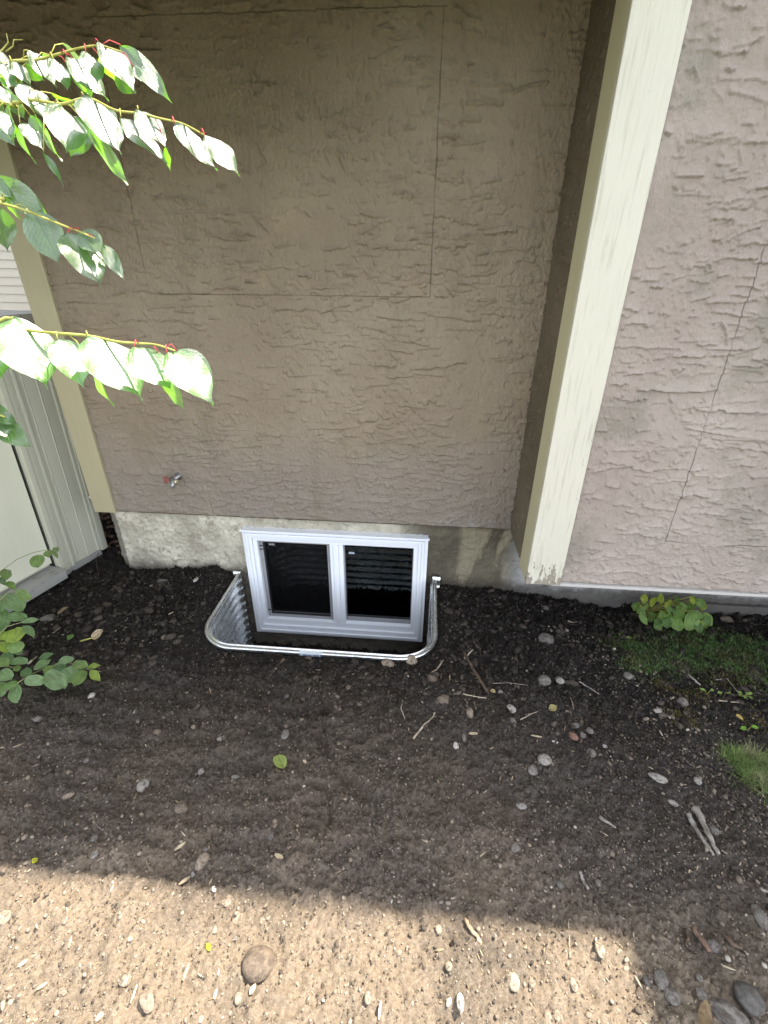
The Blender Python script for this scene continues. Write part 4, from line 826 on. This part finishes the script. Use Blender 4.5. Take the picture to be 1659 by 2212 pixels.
HS = [ # px,py,w,h,colour,proto,angle,label
 (310, 1698, 23, 29, 'lg', 0, 10, 'smooth light grey oval stone in the shaded soil at lower left'), (509, 1682, 20, 15, 'lg', 1, 0, 'flat pale grey pebble left of the lime green leaf'),
 (148, 1720, 24, 15, 't', 2, 30, 'tan elongated pebble near the left edge in the shade'), (438, 1862, 24, 34, 't', 3, -20, 'brownish oval stone standing just above the edge of the sunlight'),
 (592, 1783, 15, 24, 't', 4, -8, 'pinkish tan pebble touching a grey one, the upper of the pair'), (586, 1806, 14, 24, 'g', 5, -20, 'grey pebble touching a pinkish one, the lower of the pair'),
 (393, 1747, 32, 34, 'b', 6, 40, 'flat dark brown stone half sunk between two light pebbles'), (562, 2084, 66, 66, 'b', 3, 15, 'largest round stone, half buried in the sunlit soil at the bottom'),
 (492, 1949, 24, 26, 't', 1, 0, 'tan round stone just inside the sunlight'), (510, 1983, 16, 26, 't', 2, 0, 'narrow brown stone in sunlight above the largest stone'), (567, 1989, 11, 14, 'lt', 3, 0, 'small pale pebble in sunlight right of the narrow brown stone'),
 (1176, 1643, 27, 25, 'lg', 0, 0, 'round pale grey stone, brightest in the shaded middle right'), (1150, 1664, 26, 27, 'g', 7, 20, 'squarish grey stone touching the round pale stone'),
 (1125, 1743, 24, 17, 'lg', 1, 0, 'oval light pebble below the squarish stone'), (1114, 1833, 22, 24, 'g', 8, -30, 'angular purplish grey pebble above the sunlight edge'),
 (1419, 1682, 40, 27, 'lg', 9, -12, 'pale angular stone with dirt on top, left of the grass tuft'), (1454, 1736, 24, 14, 'lg', 2, -20, 'flat light pebble above the split grey wood'), (1507, 1688, 14, 16, 'lg', 3, 0, 'small light pebble left below the grass tuft'),
 (1175, 1473, 28, 26, 'g', 4, 10, 'rounded grey stone with a pale one at its right'), (1209, 1472, 18, 18, 'lg', 5, 0, 'small pale round stone right of the rounded grey one'), (1179, 1384, 30, 30, 'g', 0, -50, 'large dark oval stone beside the weed roots near the wall'),
 (888, 1427, 30, 30, 'lt', 7, 40, 'pale wedge shaped stone at the right corner of the window well'), (837, 1437, 30, 30, 't', 9, 0, 'tan lumpy stone in front of the window well rim'), (1015, 1542, 15, 24, 't', 3, 0, 'upright oval tan pebble right of the pale curved twig'),
 (985, 1612, 12, 17, 'w', 4, 10, 'small whitish upright pebble below the oval tan one'), (1002, 1595, 10, 18, 'g', 1, 0, 'grey narrow pebble just above the whitish one'), (958, 1515, 32, 30, 'b', 6, 0, 'large dull brown stone sunk beneath twigs'),
 (932, 1469, 24, 22, 'b', 5, 0, 'brown round stone below the bits of straw'), (1081, 1497, 12, 15, 'lg', 2, 0, 'small pale pebble near the cream leaf scrap'), (1104, 1532, 20, 22, 'lg', 9, 0, 'pale rough stone under the thin twigs'), (1109, 1560, 12, 20, 'g', 3, 10, 'upright grey pebble below the pale rough stone'),
 (1244, 1568, 24, 18, 'g', 7, 0, 'grey blocky stone at the top of a small cluster'), (1259, 1590, 16, 18, 'g', 8, 0, 'dark pebble at the right of the small cluster'), (1238, 1592, 16, 22, 'r', 4, 40, 'reddish pebble in the small cluster of stones'), (1274, 1580, 14, 16, 'g', 1, 0, 'round grey pebble on the outside right of the cluster'),
 (1277, 1628, 18, 20, 'g', 0, 0, 'dull grey stone below the white scrap'), (1307, 1613, 11, 10, 'w', 3, 0, 'tiny bright white stone in the dark soil'), (1296, 2054, 26, 32, 'lt', 8, 20, 'pale egg shaped stone in the sunlight near the shadow corner'), 
 (1428, 2118, 28, 36, 'g', 0, -20, 'upper of two smooth grey stones right of the sunlit patch'), (1450, 2154, 31, 33, 'g', 1, -30, 'lower of two smooth grey stones right of the sunlit patch'), (1398, 2121, 20, 28, 'dg', 2, 0, 'darker stone left of the two smooth grey stones'),
 (1614, 2158, 52, 58, 'dg', 3, 30, 'large round dark grey stone in the bottom right corner'), (1572, 2192, 88, 66, 'g', 7, -35, 'big angular grey stone cut by the bottom edge'), (1642, 1984, 26, 46, 'g', 5, 0, 'tall smooth grey stone at the right edge'),
 (1514, 2148, 20, 24, 'g', 0, 0, 'small grey stone between the big dark stones and the pair'), (1540, 2046, 28, 26, 'g', 4, 0, 'grey stone behind the two pieces of bark'), (1382, 2148, 22, 30, 'b', 6, 0, 'brown stone on the edge of the sunlit patch'), (1509, 2113, 16, 16, 'g', 2, 0, 'little grey pebble above the small grey stone at lower right'),
 (1109, 2123, 26, 34, 'lt', 1, 0, 'pale sunlit stone in the middle of the bottom sunny patch'), (948, 2008, 14, 18, 'lt', 3, 0, 'small pale pebble in sunlight left of the tan stick'), (969, 2088, 16, 18, 'lt', 2, 0, 'pale round pebble in sunlight below the tan stick'), (1239, 2128, 14, 24, 'lt', 5, 10, 'upright pebble in sunlight close to the shadow at right'),
 (1204, 2196, 22, 24, 'lt', 9, 0, 'pale stone at the bottom edge, right of a pair'), (1184, 2200, 16, 26, 't', 4, 0, 'narrow tan stone at the bottom edge'), (1149, 2124, 14, 20, 't', 0, 0, 'tan pebble right of the pale sunlit stone'), (995, 2166, 16, 32, 'w', 3, 0, 'whitish upright stone near the white splinter at the bottom'), 
 (272, 2117, 26, 28, 'lt', 7, 20, 'pale cornered stone in sunlight at bottom left'), (320, 2165, 34, 50, 't', 8, 60, 'long brown angular stone in sunlight at bottom left'), (137, 2143, 22, 20, 't', 9, 0, 'brown stone in sunlight near the lower left corner'), (515, 2156, 16, 24, 'lt', 2, 10, 'pale pebble below the largest stone'),
 (795, 2156, 14, 22, 'lt', 0, 0, 'yellowish pebble at the bottom right of the largest stone'), (8, 1985, 30, 30, 'lt', 4, 0, 'white stone cut by the left edge in the sunlight'), (205, 1812, 14, 17, 'g', 5, 0, 'grey pebble above two others in the left shade'), (205, 1847, 13, 16, 'lg', 1, 0, 'light pebble near the left edge of the sunlight'), (230, 1850, 15, 14, 'b', 6, 0, 'brown pebble right of the light one near the sun edge'),
 (435, 1668, 13, 16, 'lg', 2, 0, 'pale spotted pebble left of the flat pale grey one'), (477, 1597, 15, 12, 'lg', 3, 0, 'light pebble on the raked line in the soil'), (616, 1588, 15, 22, 'g', 0, 0, 'grey upright stone at the end of the raked line'), (340, 1582, 17, 14, 'b', 4, 0, 'brown pebble on the raked soil line'), (83, 1554, 21, 16, 'g', 7, 0, 'grey pebble below the shrub at left'),
 (198, 1504, 13, 15, 'w', 8, 0, 'whitish speckled pebble to the right below the shrub'), (188, 1644, 14, 13, 'g', 1, 0, 'round grey pebble in the left shade'), (444, 1836, 11, 9, 'lg', 2, 0, 'tiny light pebble above the brownish oval stone'), (650, 2063, 24, 18, 'b', 9, 0, 'brown cornered stone to the right above the largest stone'), 
 (1209, 1912, 14, 18, 'g', 5, 0, 'grey pebble above the sunlight edge at right'), (1292, 1908, 13, 15, 'g', 3, 0, 'grey pebble right of the brown wood splinter'), (1542, 1795, 18, 20, 'g', 0, 0, 'grey pebble just right of the split grey wood'), (1474, 1518, 20, 22, 'g', 4, -30, 'grey oval stone among the brown moss'), (1421, 1536, 24, 16, 'lg', 7, 0, 'pale stone at the end of a line of pebbles beside the moss'), (1356, 1462, 20, 18, 'g', 5, 0, 'grey round stone at the start of the line of pebbles'),
 (1568, 1340, 34, 16, 'b', 6, 0, 'brown flat stone against the foundation right of the weed'), (1614, 1345, 24, 18, 'b', 9, 0, 'reddish brown stone near the foundation at the right edge'), (105, 1338, 34, 24, 'dg', 6, 20, 'large dark stone half sunk below the shed sill'), (351, 1256, 26, 14, 'dg', 8, 10, 'dark flat stone near the left part of the foundation'),
 (424, 1253, 8, 13, 'w', 3, 0, 'small pale pebble between the foundation and the well'), (328, 1267, 12, 8, 't', 2, 20, 'tiny pinkish pebble near the dark flat stone'), (1045, 1331, 12, 14, 'g', 9, 0, 'pale rough stone in dark soil right of the well'), (355, 1378, 12, 12, 'b', 4, 0, 'dull brown pebble left of the well'), (667, 1423, 18, 11, 'b', 6, 0, 'brown clod-like stone at the well label')]
for i, (px, py, w_, h_, c_, pr, an_, lab) in enumerate(HS): stone('pebble', px, py, w_, h_, c_, pr, an_, lab, flat=.75 if w_ > 30 else .62)
# the rest of the countable pebbles
rr = random.Random(5); n = 0
while n < 105:
    px = rr.uniform(5, 1650); py = rr.uniform(1300, 2205); g = gp(px, py)
    if in_well(g[0], g[1], .06) or g[1] > -.05 or g[0] < -1.95 - .2 * g[1] * 0 and g[1] > -.9: continue
    if px < 230 and 1300 < py < 1520: continue
    if any((g[0] - a) ** 2 + (g[1] - b_) ** 2 < (r_ + .012) ** 2 for a, b_, r_ in occupied): continue
    dens_ = .22 + .78 * (px > 850) * (py < 1700) + .3 * (py > 2000)
    if rr.random() > dens_: continue
    s_ = min(rr.expovariate(1 / 2.2) + 5.0, 15) * (1.0 if py > 1700 else .85); stone('pebble', px, py, s_, s_ * rr.uniform(.65, 1.25), rr.choice(['g', 't', 't', 'b', 'b', 'dg', 'lg'] if py > 1600 else ['dg', 'dg', 'g', 'b', 'b', 't']), rr.randrange(10), rr.uniform(0, 180)); n += 1

# ---- fine gravel, clods, chips: uncountable
def scatter(name, count, V, F, size_fn, region_fn, mat, seed, variants=8, lumpk=.2, ang=.6, flat=(.5, .9), elong=(.7, 1.3)):
    r = np.random.default_rng(seed); pos = []
    while len(pos) < count:
        x = r.uniform(-2.2, 2.2, 4000); y = r.uniform(-2.35, -.02, 4000); keep = (r.random(4000) < region_fn(x, y)) & ~in_well(x, y, .045); pos += list(zip(x[keep], y[keep]))
    pos = np.array(pos[:count]); zz_ = height(pos[:, 0], pos[:, 1]); s = size_fn(r, count, pos)
    base = [lump(V, seed * 31 + q, lumpk, ang) for q in range(variants)]; vi = r.integers(0, variants, count); out = np.empty((count, len(V), 3), np.float32)
    th = r.uniform(0, 2 * np.pi, count); fl = r.uniform(*flat, count); el = r.uniform(*elong, count)
    for q in range(variants):
        m = vi == q; B = base[q][None] * np.stack([s[m] * el[m], s[m] / el[m], s[m] * fl[m]], 1)[:, None, :]
        c_, s_ = np.cos(th[m])[:, None], np.sin(th[m])[:, None]; bx = B[..., 0] * c_ - B[..., 1] * s_; by = B[..., 0] * s_ + B[..., 1] * c_
        out[m] = np.stack([bx + pos[m, 0][:, None], by + pos[m, 1][:, None], B[..., 2] + (zz_[m] + s[m] * fl[m] * .35)[:, None]], -1)
    Fs = (F[None] + (np.arange(count) * len(V))[:, None, None]).reshape(-1, 3); o = link(name, np_mesh(name, out.reshape(-1, 3), Fs), None, mat, True); tag(o, kind='stuff'); return o
near = lambda x, y: .35 + .65 * sst(-.5, -1.8, y)
o = scatter('fine_gravel', 22000, IV1, IF1, lambda r, n, p: np.clip(r.lognormal(math.log(.0022), .45, n), .001, .008), lambda x, y: near(x, y) + .25 * sst(.3, .9, x), M_gravel, 3); tag(o, 'fine gravel grains scattered through the soil', 'gravel')
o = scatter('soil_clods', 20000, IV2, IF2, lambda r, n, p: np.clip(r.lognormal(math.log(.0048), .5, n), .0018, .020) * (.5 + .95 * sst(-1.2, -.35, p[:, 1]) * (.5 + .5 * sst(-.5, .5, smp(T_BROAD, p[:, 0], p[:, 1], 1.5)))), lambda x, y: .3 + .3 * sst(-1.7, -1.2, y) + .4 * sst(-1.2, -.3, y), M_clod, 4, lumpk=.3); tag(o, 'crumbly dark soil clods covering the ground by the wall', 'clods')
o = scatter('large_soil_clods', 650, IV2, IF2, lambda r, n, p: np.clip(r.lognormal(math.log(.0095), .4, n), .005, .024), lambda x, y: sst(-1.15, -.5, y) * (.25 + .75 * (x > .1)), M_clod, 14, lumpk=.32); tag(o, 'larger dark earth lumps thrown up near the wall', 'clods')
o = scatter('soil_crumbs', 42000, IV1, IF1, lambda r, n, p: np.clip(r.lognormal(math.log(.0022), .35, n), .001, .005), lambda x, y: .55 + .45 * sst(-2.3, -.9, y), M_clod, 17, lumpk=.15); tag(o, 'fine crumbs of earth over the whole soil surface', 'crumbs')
bandx = lambda y: np.interp(y, [-1.7, -1.4, -.9, -.55, -.35], [1.05, 1.25, 1.15, 1.05, .85])
o = scatter('gravel_streak', 1500, IV2, IF2, lambda r, n, p: np.clip(r.lognormal(math.log(.0034), .5, n), .0015, .010), lambda x, y: np.exp(-((x - bandx(y)) / .16) ** 2) * (y < -.3) * (y > -1.8), M_gravel, 15, lumpk=.2); tag(o, 'streak of pale gravel and grit beside the moss at right', 'gravel')
o = scatter('sunlit_gravel', 2600, IV2, IF2, lambda r, n, p: np.clip(r.lognormal(math.log(.0032), .45, n), .0015, .009), lambda x, y: sst(-1.35, -1.65, y) * (.4 + .6 * sst(-.3, .6, smp(T_BROAD, x, y, .8))), M_clod, 16, lumpk=.15); tag(o, 'earthy grit on the dry soil in the foreground', 'gravel')
def flakes(name, count, seed, region_fn, L, mat, lab):
    V = np.array([(-1, -.16, 0), (-.4, -.25, .03), (.4, -.22, -.02), (1, -.05, .05), (1, .06, .05), (.3, .25, 0), (-.5, .2, .05), (-1, .1, 0)], float); V = np.vstack([V, V + (0, 0, .16)])
    F = [(i, (i + 1) % 8, 8 + (i + 1) % 8, 8 + i) for i in range(8)]; T = [(a, b_, c_) for a, b_, c_, d_ in F] + [(a, c_, d_) for a, b_, c_, d_ in F] + [(8, 8 + i, 9 + i) for i in range(1, 7)] + [(0, i + 1, i) for i in range(1, 7)]
    return scatter(name, count, V, np.array(T), lambda r, n, p: np.clip(r.lognormal(math.log(L), .5, n), .001, .016), region_fn, mat, seed, lumpk=.05, ang=0, flat=(.5, 1.2), elong=(.9, 1.35))
o = flakes('wood_flakes', 2400, 6, near, .0032, M_chip, ''); tag(o, 'tiny pale wood flakes and straw bits strewn over the soil', 'wood flakes')

# ---- countable chips and sticks
def stick(name, pts, r0, r1, mat, label, cat='stick', lift=.004, group=None, knob=0):
    P = [gp(*q) + np.array([0, 0, lift + r0 * .6]) for q in pts]; Q = []
    rr = random.Random(int(pts[0][0] * 13 + pts[0][1]))
    for i in range(len(P) - 1):
        for t in np.linspace(0, 1, 5)[:-1]: Q.append(P[i] * (1 - t) + P[i + 1] * t + np.array([rr.uniform(-1, 1), rr.uniform(-1, 1), rr.uniform(-.3, .5)]) * r0 * .35)
    Q.append(P[-1]); b = MB(); R = np.linspace(r0, r1, len(Q)) * np.array([rr.uniform(.85, 1.18) for _ in Q]); b.tube(Q, R, 9); o = b.build(name, mat, None, smooth=True); tag(o, label, cat, group); return o
stick('stick', [(1000, 1410), (1012, 1432), (1030, 1462), (1052, 1497)], .0075, .0065, M_twigd, 'thick dark brown stick lying right of the window well')
stick('twig', [(999, 1501), (1024, 1506), (1051, 1510)], .0024, .0018, M_twigl, 'straight pale twig crossing the lower end of the dark stick', 'twig')
stick('twig', [(893, 1597), (915, 1570), (935, 1552), (939, 1541)], .0042, .003, M_twigl, 'forked pale twig leaning up right in the middle soil', 'twig')
stick('twig', [(1124, 1556), (1146, 1545), (1168, 1536)], .0022, .0014, M_twigl, 'thin pale twig beside the crumpled olive leaf', 'twig')
stick('twig', [(1250, 1474), (1268, 1485), (1293, 1501)], .0035, .0025, M_twigg, 'grey brown twig pointing down right below the dark oval stone', 'twig')
stick('twig', [(1064, 1478), (1100, 1477), (1140, 1482)], .0018, .001, M_twigg, 'long thin grey twig lying almost level above the pale pebbles', 'twig')
stick('twig', [(870, 1514), (866, 1532), (875, 1556)], .0018, .0014, M_twigl, 'thin curved pale stem bent like a bracket', 'twig')
stick('twig', [(907, 1498), (925, 1487), (944, 1478)], .0018, .0012, M_twigl, 'pale straw above the large dull brown stone', 'twig')
stick('twig', [(930, 1456), (942, 1449), (958, 1428)], .003, .004, M_twigl, 'ragged pale bark strip near the right corner of the well', 'twig')
stick('twig', [(1003, 1425), (1012, 1414), (1022, 1405)], .004, .003, M_twigl, 'light curled strip at the upper end of the dark stick', 'twig')
stick('twig', [(1226, 1343), (1238, 1347), (1250, 1345)], .004, .003, M_twigl, 'pale boat-shaped bark bit near the foundation under the bay', 'twig')
stick('driftwood', [(1499, 1748), (1512, 1775), (1530, 1812), (1549, 1848)], .0125, .005, M_twigg, 'right half of the split grey weathered wood', 'wood piece')
stick('driftwood', [(1484, 1762), (1500, 1790), (1520, 1822), (1539, 1851)], .0085, .004, M_twigg, 'left half of the split grey weathered wood', 'wood piece')
stick('bark_piece', [(1496, 2008), (1512, 2030), (1529, 2058)], .0075, .006, m_twig('reddish_bark', (.14, .09, .065), (.25, .16, .12)), 'reddish brown bark piece on the right above the smooth grey stones', 'bark')
stick('bark_piece', [(1562, 2022), (1580, 2042), (1600, 2050)], .006, .004, M_twigd, 'curved dark bark piece right of the reddish one', 'bark')
stick('stick', [(1004, 1988), (1016, 2008), (1030, 2026), (1039, 2040)], .0050, .0045, m_twig('tan_stick_bark', (.24, .17, .11), (.40, .30, .20)), 'tan stick lying in the sunlight near the middle')
stick('twig', [(1227, 1988), (1229, 2030), (1231, 2070)], .0016, .001, M_twigl, 'thin upright-looking straw in the sunlight near the shadow corner', 'twig')
stick('bark_piece', [(1294, 1768), (1312, 1780), (1329, 1790)], .0055, .003, M_twigg, 'grey pointed bark piece in the shade at right', 'bark')
stick('bark_piece', [(1250, 1883), (1258, 1903), (1269, 1922)], .005, .004, M_twigg, 'upright-pointing brown wood splinter above the sunlight corner', 'bark')
stick('twig', [(1468, 1447), (1482, 1458), (1500, 1472), (1512, 1482)], .005, .004, M_twigg, 'thick pale grey twig in the moss on the right', 'twig')
stick('twig', [(1545, 1470), (1570, 1468), (1595, 1500)], .0025, .002, M_twigg, 'forked thin grey twig right of the thick one in the moss', 'twig')
stick('twig', [(1546, 1515), (1570, 1517), (1596, 1520)], .003, .0025, M_twigl, 'short pale twig below the two-leaved seedling', 'twig')
stick('twig', [(1480, 2010), (1485, 2030), (1478, 2045)], .004, .003, M_twigd, 'short dark twig left of the reddish bark', 'twig')
stick('twig', [(111, 1343), (130, 1330)], .003, .002, M_twigl, 'short tan stalk attached near the dull dry leaf', 'twig')
stick('twig', [(104, 1377), (118, 1367), (131, 1357)], .0014, .001, M_twigl, 'thin pale straw above the green fallen leaf at left', 'twig')
stick('twig', [(62, 1437), (72, 1428), (82, 1420)], .005, .004, M_twigl, 'thick pale dry stalk among the shrub leaves', 'twig')
stick('twig', [(198, 1760), (210, 1785), (220, 1795)], .0015, .001, M_twigg, 'thin grey root in the left shade', 'twig')
stick('twig', [(0, 1708), (20, 1710), (42, 1707)], .0035, .002, M_twigd, 'dark twig at the left edge', 'twig')
stick('twig', [(138, 1400), (140, 1420)], .002, .0015, M_twigg, 'short root stub above the shrub tip', 'twig')
stick('twig', [(1556, 1838), (1570, 1846)], .002, .0015, M_twigl, 'tiny pale twig at the foot of the split wood', 'twig')
stick('twig', [(1232, 1508), (1236, 1520), (1239, 1534)], .0014, .001, M_twigl, 'fine pale straw standing alone right of the twigs', 'twig')
stick('root', [(607, 1235 + 180), (603, 1440), (622, 1452)], .0016, .001, M_twigd, 'thin dark root by the well rim', 'root')
stick('root', [(240, 1148), (222, 1180), (208, 1212), (214, 1245)], .0025, .0015, M_twigd, 'thin dark root in the gap beside the shed', 'root', lift=.01)
def chip(px, py, px2, py2, wid, mat, label, group=None):
    A_ = gp(px, py) + (0, 0, .004); B_ = gp(px2, py2) + (0, 0, .007); d = B_ - A_; L = np.linalg.norm(d); d /= L; s = np.cross(d, (0, 0, 1.0)); s /= np.linalg.norm(s); b = MB(); rr = random.Random(int(px * 3 + py))
    prof = [(0, .25), (.2, .8), (.55, 1), (.85, .6), (1, .15)]; L_ = [A_ + d * L * t + s * wid / 2 * w_ * rr.uniform(.8, 1.15) for t, w_ in prof]; R_ = [A_ + d * L * t - s * wid / 2 * w_ * rr.uniform(.8, 1.15) for t, w_ in reversed(prof)]
    poly = L_ + R_; b.prism(poly, lambda p, t: tuple(p + np.array([0, 0, t])), -.001, .0025); o = b.build('wood_chip', mat, None); tag(o, label, 'wood chip', group or 'wood chips on the soil'); return o
M_chipw = m_twig('bleached_chip', (.42, .39, .34), (.60, .56, .50)); M_chipt = m_twig('tan_chip', (.32, .25, .16), (.50, .41, .28)); M_chipb = m_twig('brown_chip', (.16, .11, .075), (.27, .19, .13))
chip(238, 1929, 246, 1906, .012, M_chipw, 'bleached white chip in the sunlight at left'); chip(387, 1913, 412, 1896, .010, M_chipt, 'long tan chip on the edge of the sunlight'); chip(818, 2205, 823, 2165, .007, M_chipw, 'white splinter at the bottom edge in the middle')
chip(966, 2176, 973, 2157, .011, M_chipw, 'white splinter beside the whitish upright stone'); chip(466, 1928, 460, 1918, .014, M_chipw, 'short white chip left of the tan stone in the sunlight'); chip(463, 2160, 470, 2138, .007, M_chipw, 'slender white splinter left of the pebble at the bottom')
chip(378, 1838, 402, 1822, .010, M_chipt, 'curved tan chip above the long tan one'); chip(594, 1848, 612, 1856, .014, M_chipt, 'blocky tan chip below the grey pebble pair'); chip(662, 1400 + 250, 655, 1645, .01, M_chipt, 'short chip right of the lime green leaf')
chip(606, 1435, 614, 1424, .010, M_chipb, 'orange brown chip at the left front of the well'); chip(1192, 1602, 1206, 1608, .01, M_chipw, 'small pale chip near the reddish pebble'); chip(1424, 1580, 1430, 1592, .004, M_chipw, 'thin bright splinter below the brown moss')
chip(1012, 1586, 1032, 1587, .010, M_chipt, 'pale double-ended chip right of the narrow grey pebble'); chip(1147, 1590, 1170, 1595, .006, M_chipl if False else M_chipt, 'slim tan chip above the round pale stone'); chip(40, 2090, 64, 2075, .010, M_chipt, 'tan chip in the sunlight near the left edge'); chip(80, 2140, 105, 2125, .008, M_chipt, 'slim tan chip near the lower left corner')
chip(396, 2120, 410, 2085, .007, M_chipt, 'upright tan sliver left of the largest stone'); chip(150, 2050, 157, 2025, .006, M_chipt, 'thin yellowish sliver in sunlight at left'); chip(540, 2150, 553, 2128, .012, M_chipt, 'yellowish chip just below the largest stone')
rr = random.Random(77); n = 0
while n < 48:
    px = rr.uniform(5, 1650); py = rr.uniform(1420, 2205); g = gp(px, py)
    if in_well(g[0], g[1], .06) or (px < 230 and py < 1520): continue
    a = rr.uniform(-1.9, -1.0); l = rr.uniform(6, 15); chip(px, py, px + l * math.cos(a), py + l * math.sin(a) * .9, rr.uniform(.002, .005), rr.choice([M_chipt, M_chipt, M_chipb, M_chipw] if py > 1850 else [M_chipb, M_chipb, M_chipt]), 'narrow loose wood sliver strewn on the soil', 'loose wood slivers'); n += 1

# ---- moss and grass on the right, litter in the gap
def moss(name, px, py, rad, count, mat, seed, blade, lab, cat):
    r = np.random.default_rng(seed); cs = [gp(x, y) for x, y in zip(px, py)]; Vs = []; Fs = []; n = 0
    for _ in range(count):
        i = r.integers(len(cs)); g = cs[i]; x = g[0] + r.normal(0, rad[i]); y = g[1] + r.normal(0, rad[i] * .7)
        if y > -.012: continue
        Vs.append((x, y)); 
    P = np.array(Vs); z = height(P[:, 0], P[:, 1]); m = len(P); th = r.uniform(0, 2 * np.pi, m); L = blade[0] * r.uniform(.4, 1.3, m); wd = blade[1] * r.uniform(.6, 1.3, m); ln = r.uniform(.2, 1.1, m) * blade[2]
    dx, dy = np.cos(th), np.sin(th); sx, sy = -dy * wd, dx * wd; hx, hy = dx * L * ln, dy * L * ln; hz_ = L * (1 - .35 * ln)
    V = np.stack([np.stack([P[:, 0] - sx, P[:, 1] - sy, z - .001], 1), np.stack([P[:, 0] + sx, P[:, 1] + sy, z - .001], 1),
                  np.stack([P[:, 0] + hx * .45 + sx * .8, P[:, 1] + hy * .45 + sy * .8, z + hz_ * .65], 1), np.stack([P[:, 0] + hx * .45 - sx * .8, P[:, 1] + hy * .45 - sy * .8, z + hz_ * .65], 1),
                  np.stack([P[:, 0] + hx, P[:, 1] + hy, z + hz_ * .9], 1)], 1).reshape(-1, 3)
    b_ = np.arange(m)[:, None] * 5; F = np.vstack([b_ + [0, 1, 2], b_ + [0, 2, 3], b_ + [3, 2, 4]]); o = link(name, np_mesh(name, V, F), None, mat); tag(o, lab, cat, kind='stuff'); return o
def m_moss(name, c1, c2, c3):
    t = NT(name); g = t.N('ShaderNodeNewGeometry'); r = g.outputs['Random Per Island']; p = g.outputs['Position']
    col = t.mix(r, c1, c2); col = t.mix(t.ramp(t.noise(p, 9, 4), .45, .62), col, c3); return t.fin(col, .7, .2)
M_moss = m_moss('dark_moss', (.04, .075, .025), (.10, .16, .05), (.08, .09, .035)); M_mossb = m_moss('brown_moss', (.05, .05, .015), (.12, .11, .03), (.09, .07, .03)); M_grass = m_moss('young_grass', (.07, .12, .03), (.18, .24, .08), (.20, .20, .10))
moss('moss', [1350, 1400, 1450, 1500, 1560, 1620, 1650, 1420, 1480, 1540, 1600, 1380, 1640, 1500], [1400, 1405, 1400, 1395, 1400, 1400, 1420, 1435, 1430, 1425, 1440, 1440, 1460, 1380], [.05, .07, .08, .08, .09, .08, .08, .06, .07, .08, .08, .04, .06, .08], 34000, M_moss, 5, (.016, .0016, 1.2), 'dark green moss carpeting the soil beside the right foundation', 'moss')
moss('ground_leaves', [1350, 1420, 1480, 1540, 1600, 1640, 1450, 1560, 1620], [1410, 1400, 1420, 1400, 1420, 1440, 1450, 1470, 1490], [.06, .08, .09, .09, .09, .06, .07, .07, .05], 900, M_moss, 9, (.012, .0035, 1.6), 'tiny creeping leaves mixed through the dark moss', 'moss')
moss('brown_moss', [1430, 1450, 1510, 1550, 1470, 1480, 1640, 1590], [1480, 1490, 1500, 1480, 1545, 1560, 1560, 1470], [.03, .035, .04, .05, .04, .03, .04, .04], 4500, M_mossb, 6, (.010, .0014, 1.0), 'olive brown moss patch on the bare soil at right', 'moss')
moss('grass', [1630, 1655, 1600, 1650, 1670, 1580, 1625], [1640, 1660, 1640, 1690, 1710, 1645, 1680], [.03, .04, .025, .035, .04, .02, .03], 3000, M_grass, 7, (.040, .0008, 1.7), 'bright green fine grass tuft at the right edge', 'grass')
# leaf litter in the gap between shed and house
r = np.random.default_rng(12); b = MB(); rl = random.Random(3)
for i in range(260):
    x = rl.uniform(-2.7, -1.86); y = rl.uniform(.12, .84); z = hz(x, y) + rl.uniform(.002, .03) + .12 * max(0, (y - .35)); a = rl.uniform(0, 6.28); l = rl.uniform(.012, .04); w_ = l * rl.uniform(.3, .7); t = rl.uniform(-.4, .4)
    ca_, sa2 = math.cos(a), math.sin(a); n = len(b.v)
    for u, v_, h_ in ((-1, 0, 0), (0, -1, .3), (1, 0, t), (0, 1, .1)): b.v.append((x + ca_ * u * l - sa2 * v_ * w_, y + sa2 * u * l + ca_ * v_ * w_, z + h_ * l))
    b.f.append((n, n + 1, n + 2, n + 3))
o = b.build('leaf_litter', m_twig('litter', (.05, .028, .02), (.22, .13, .09)), None); tag(o, 'brown leaf litter heaped in the gap between shed and house', 'leaf litter', kind='stuff')
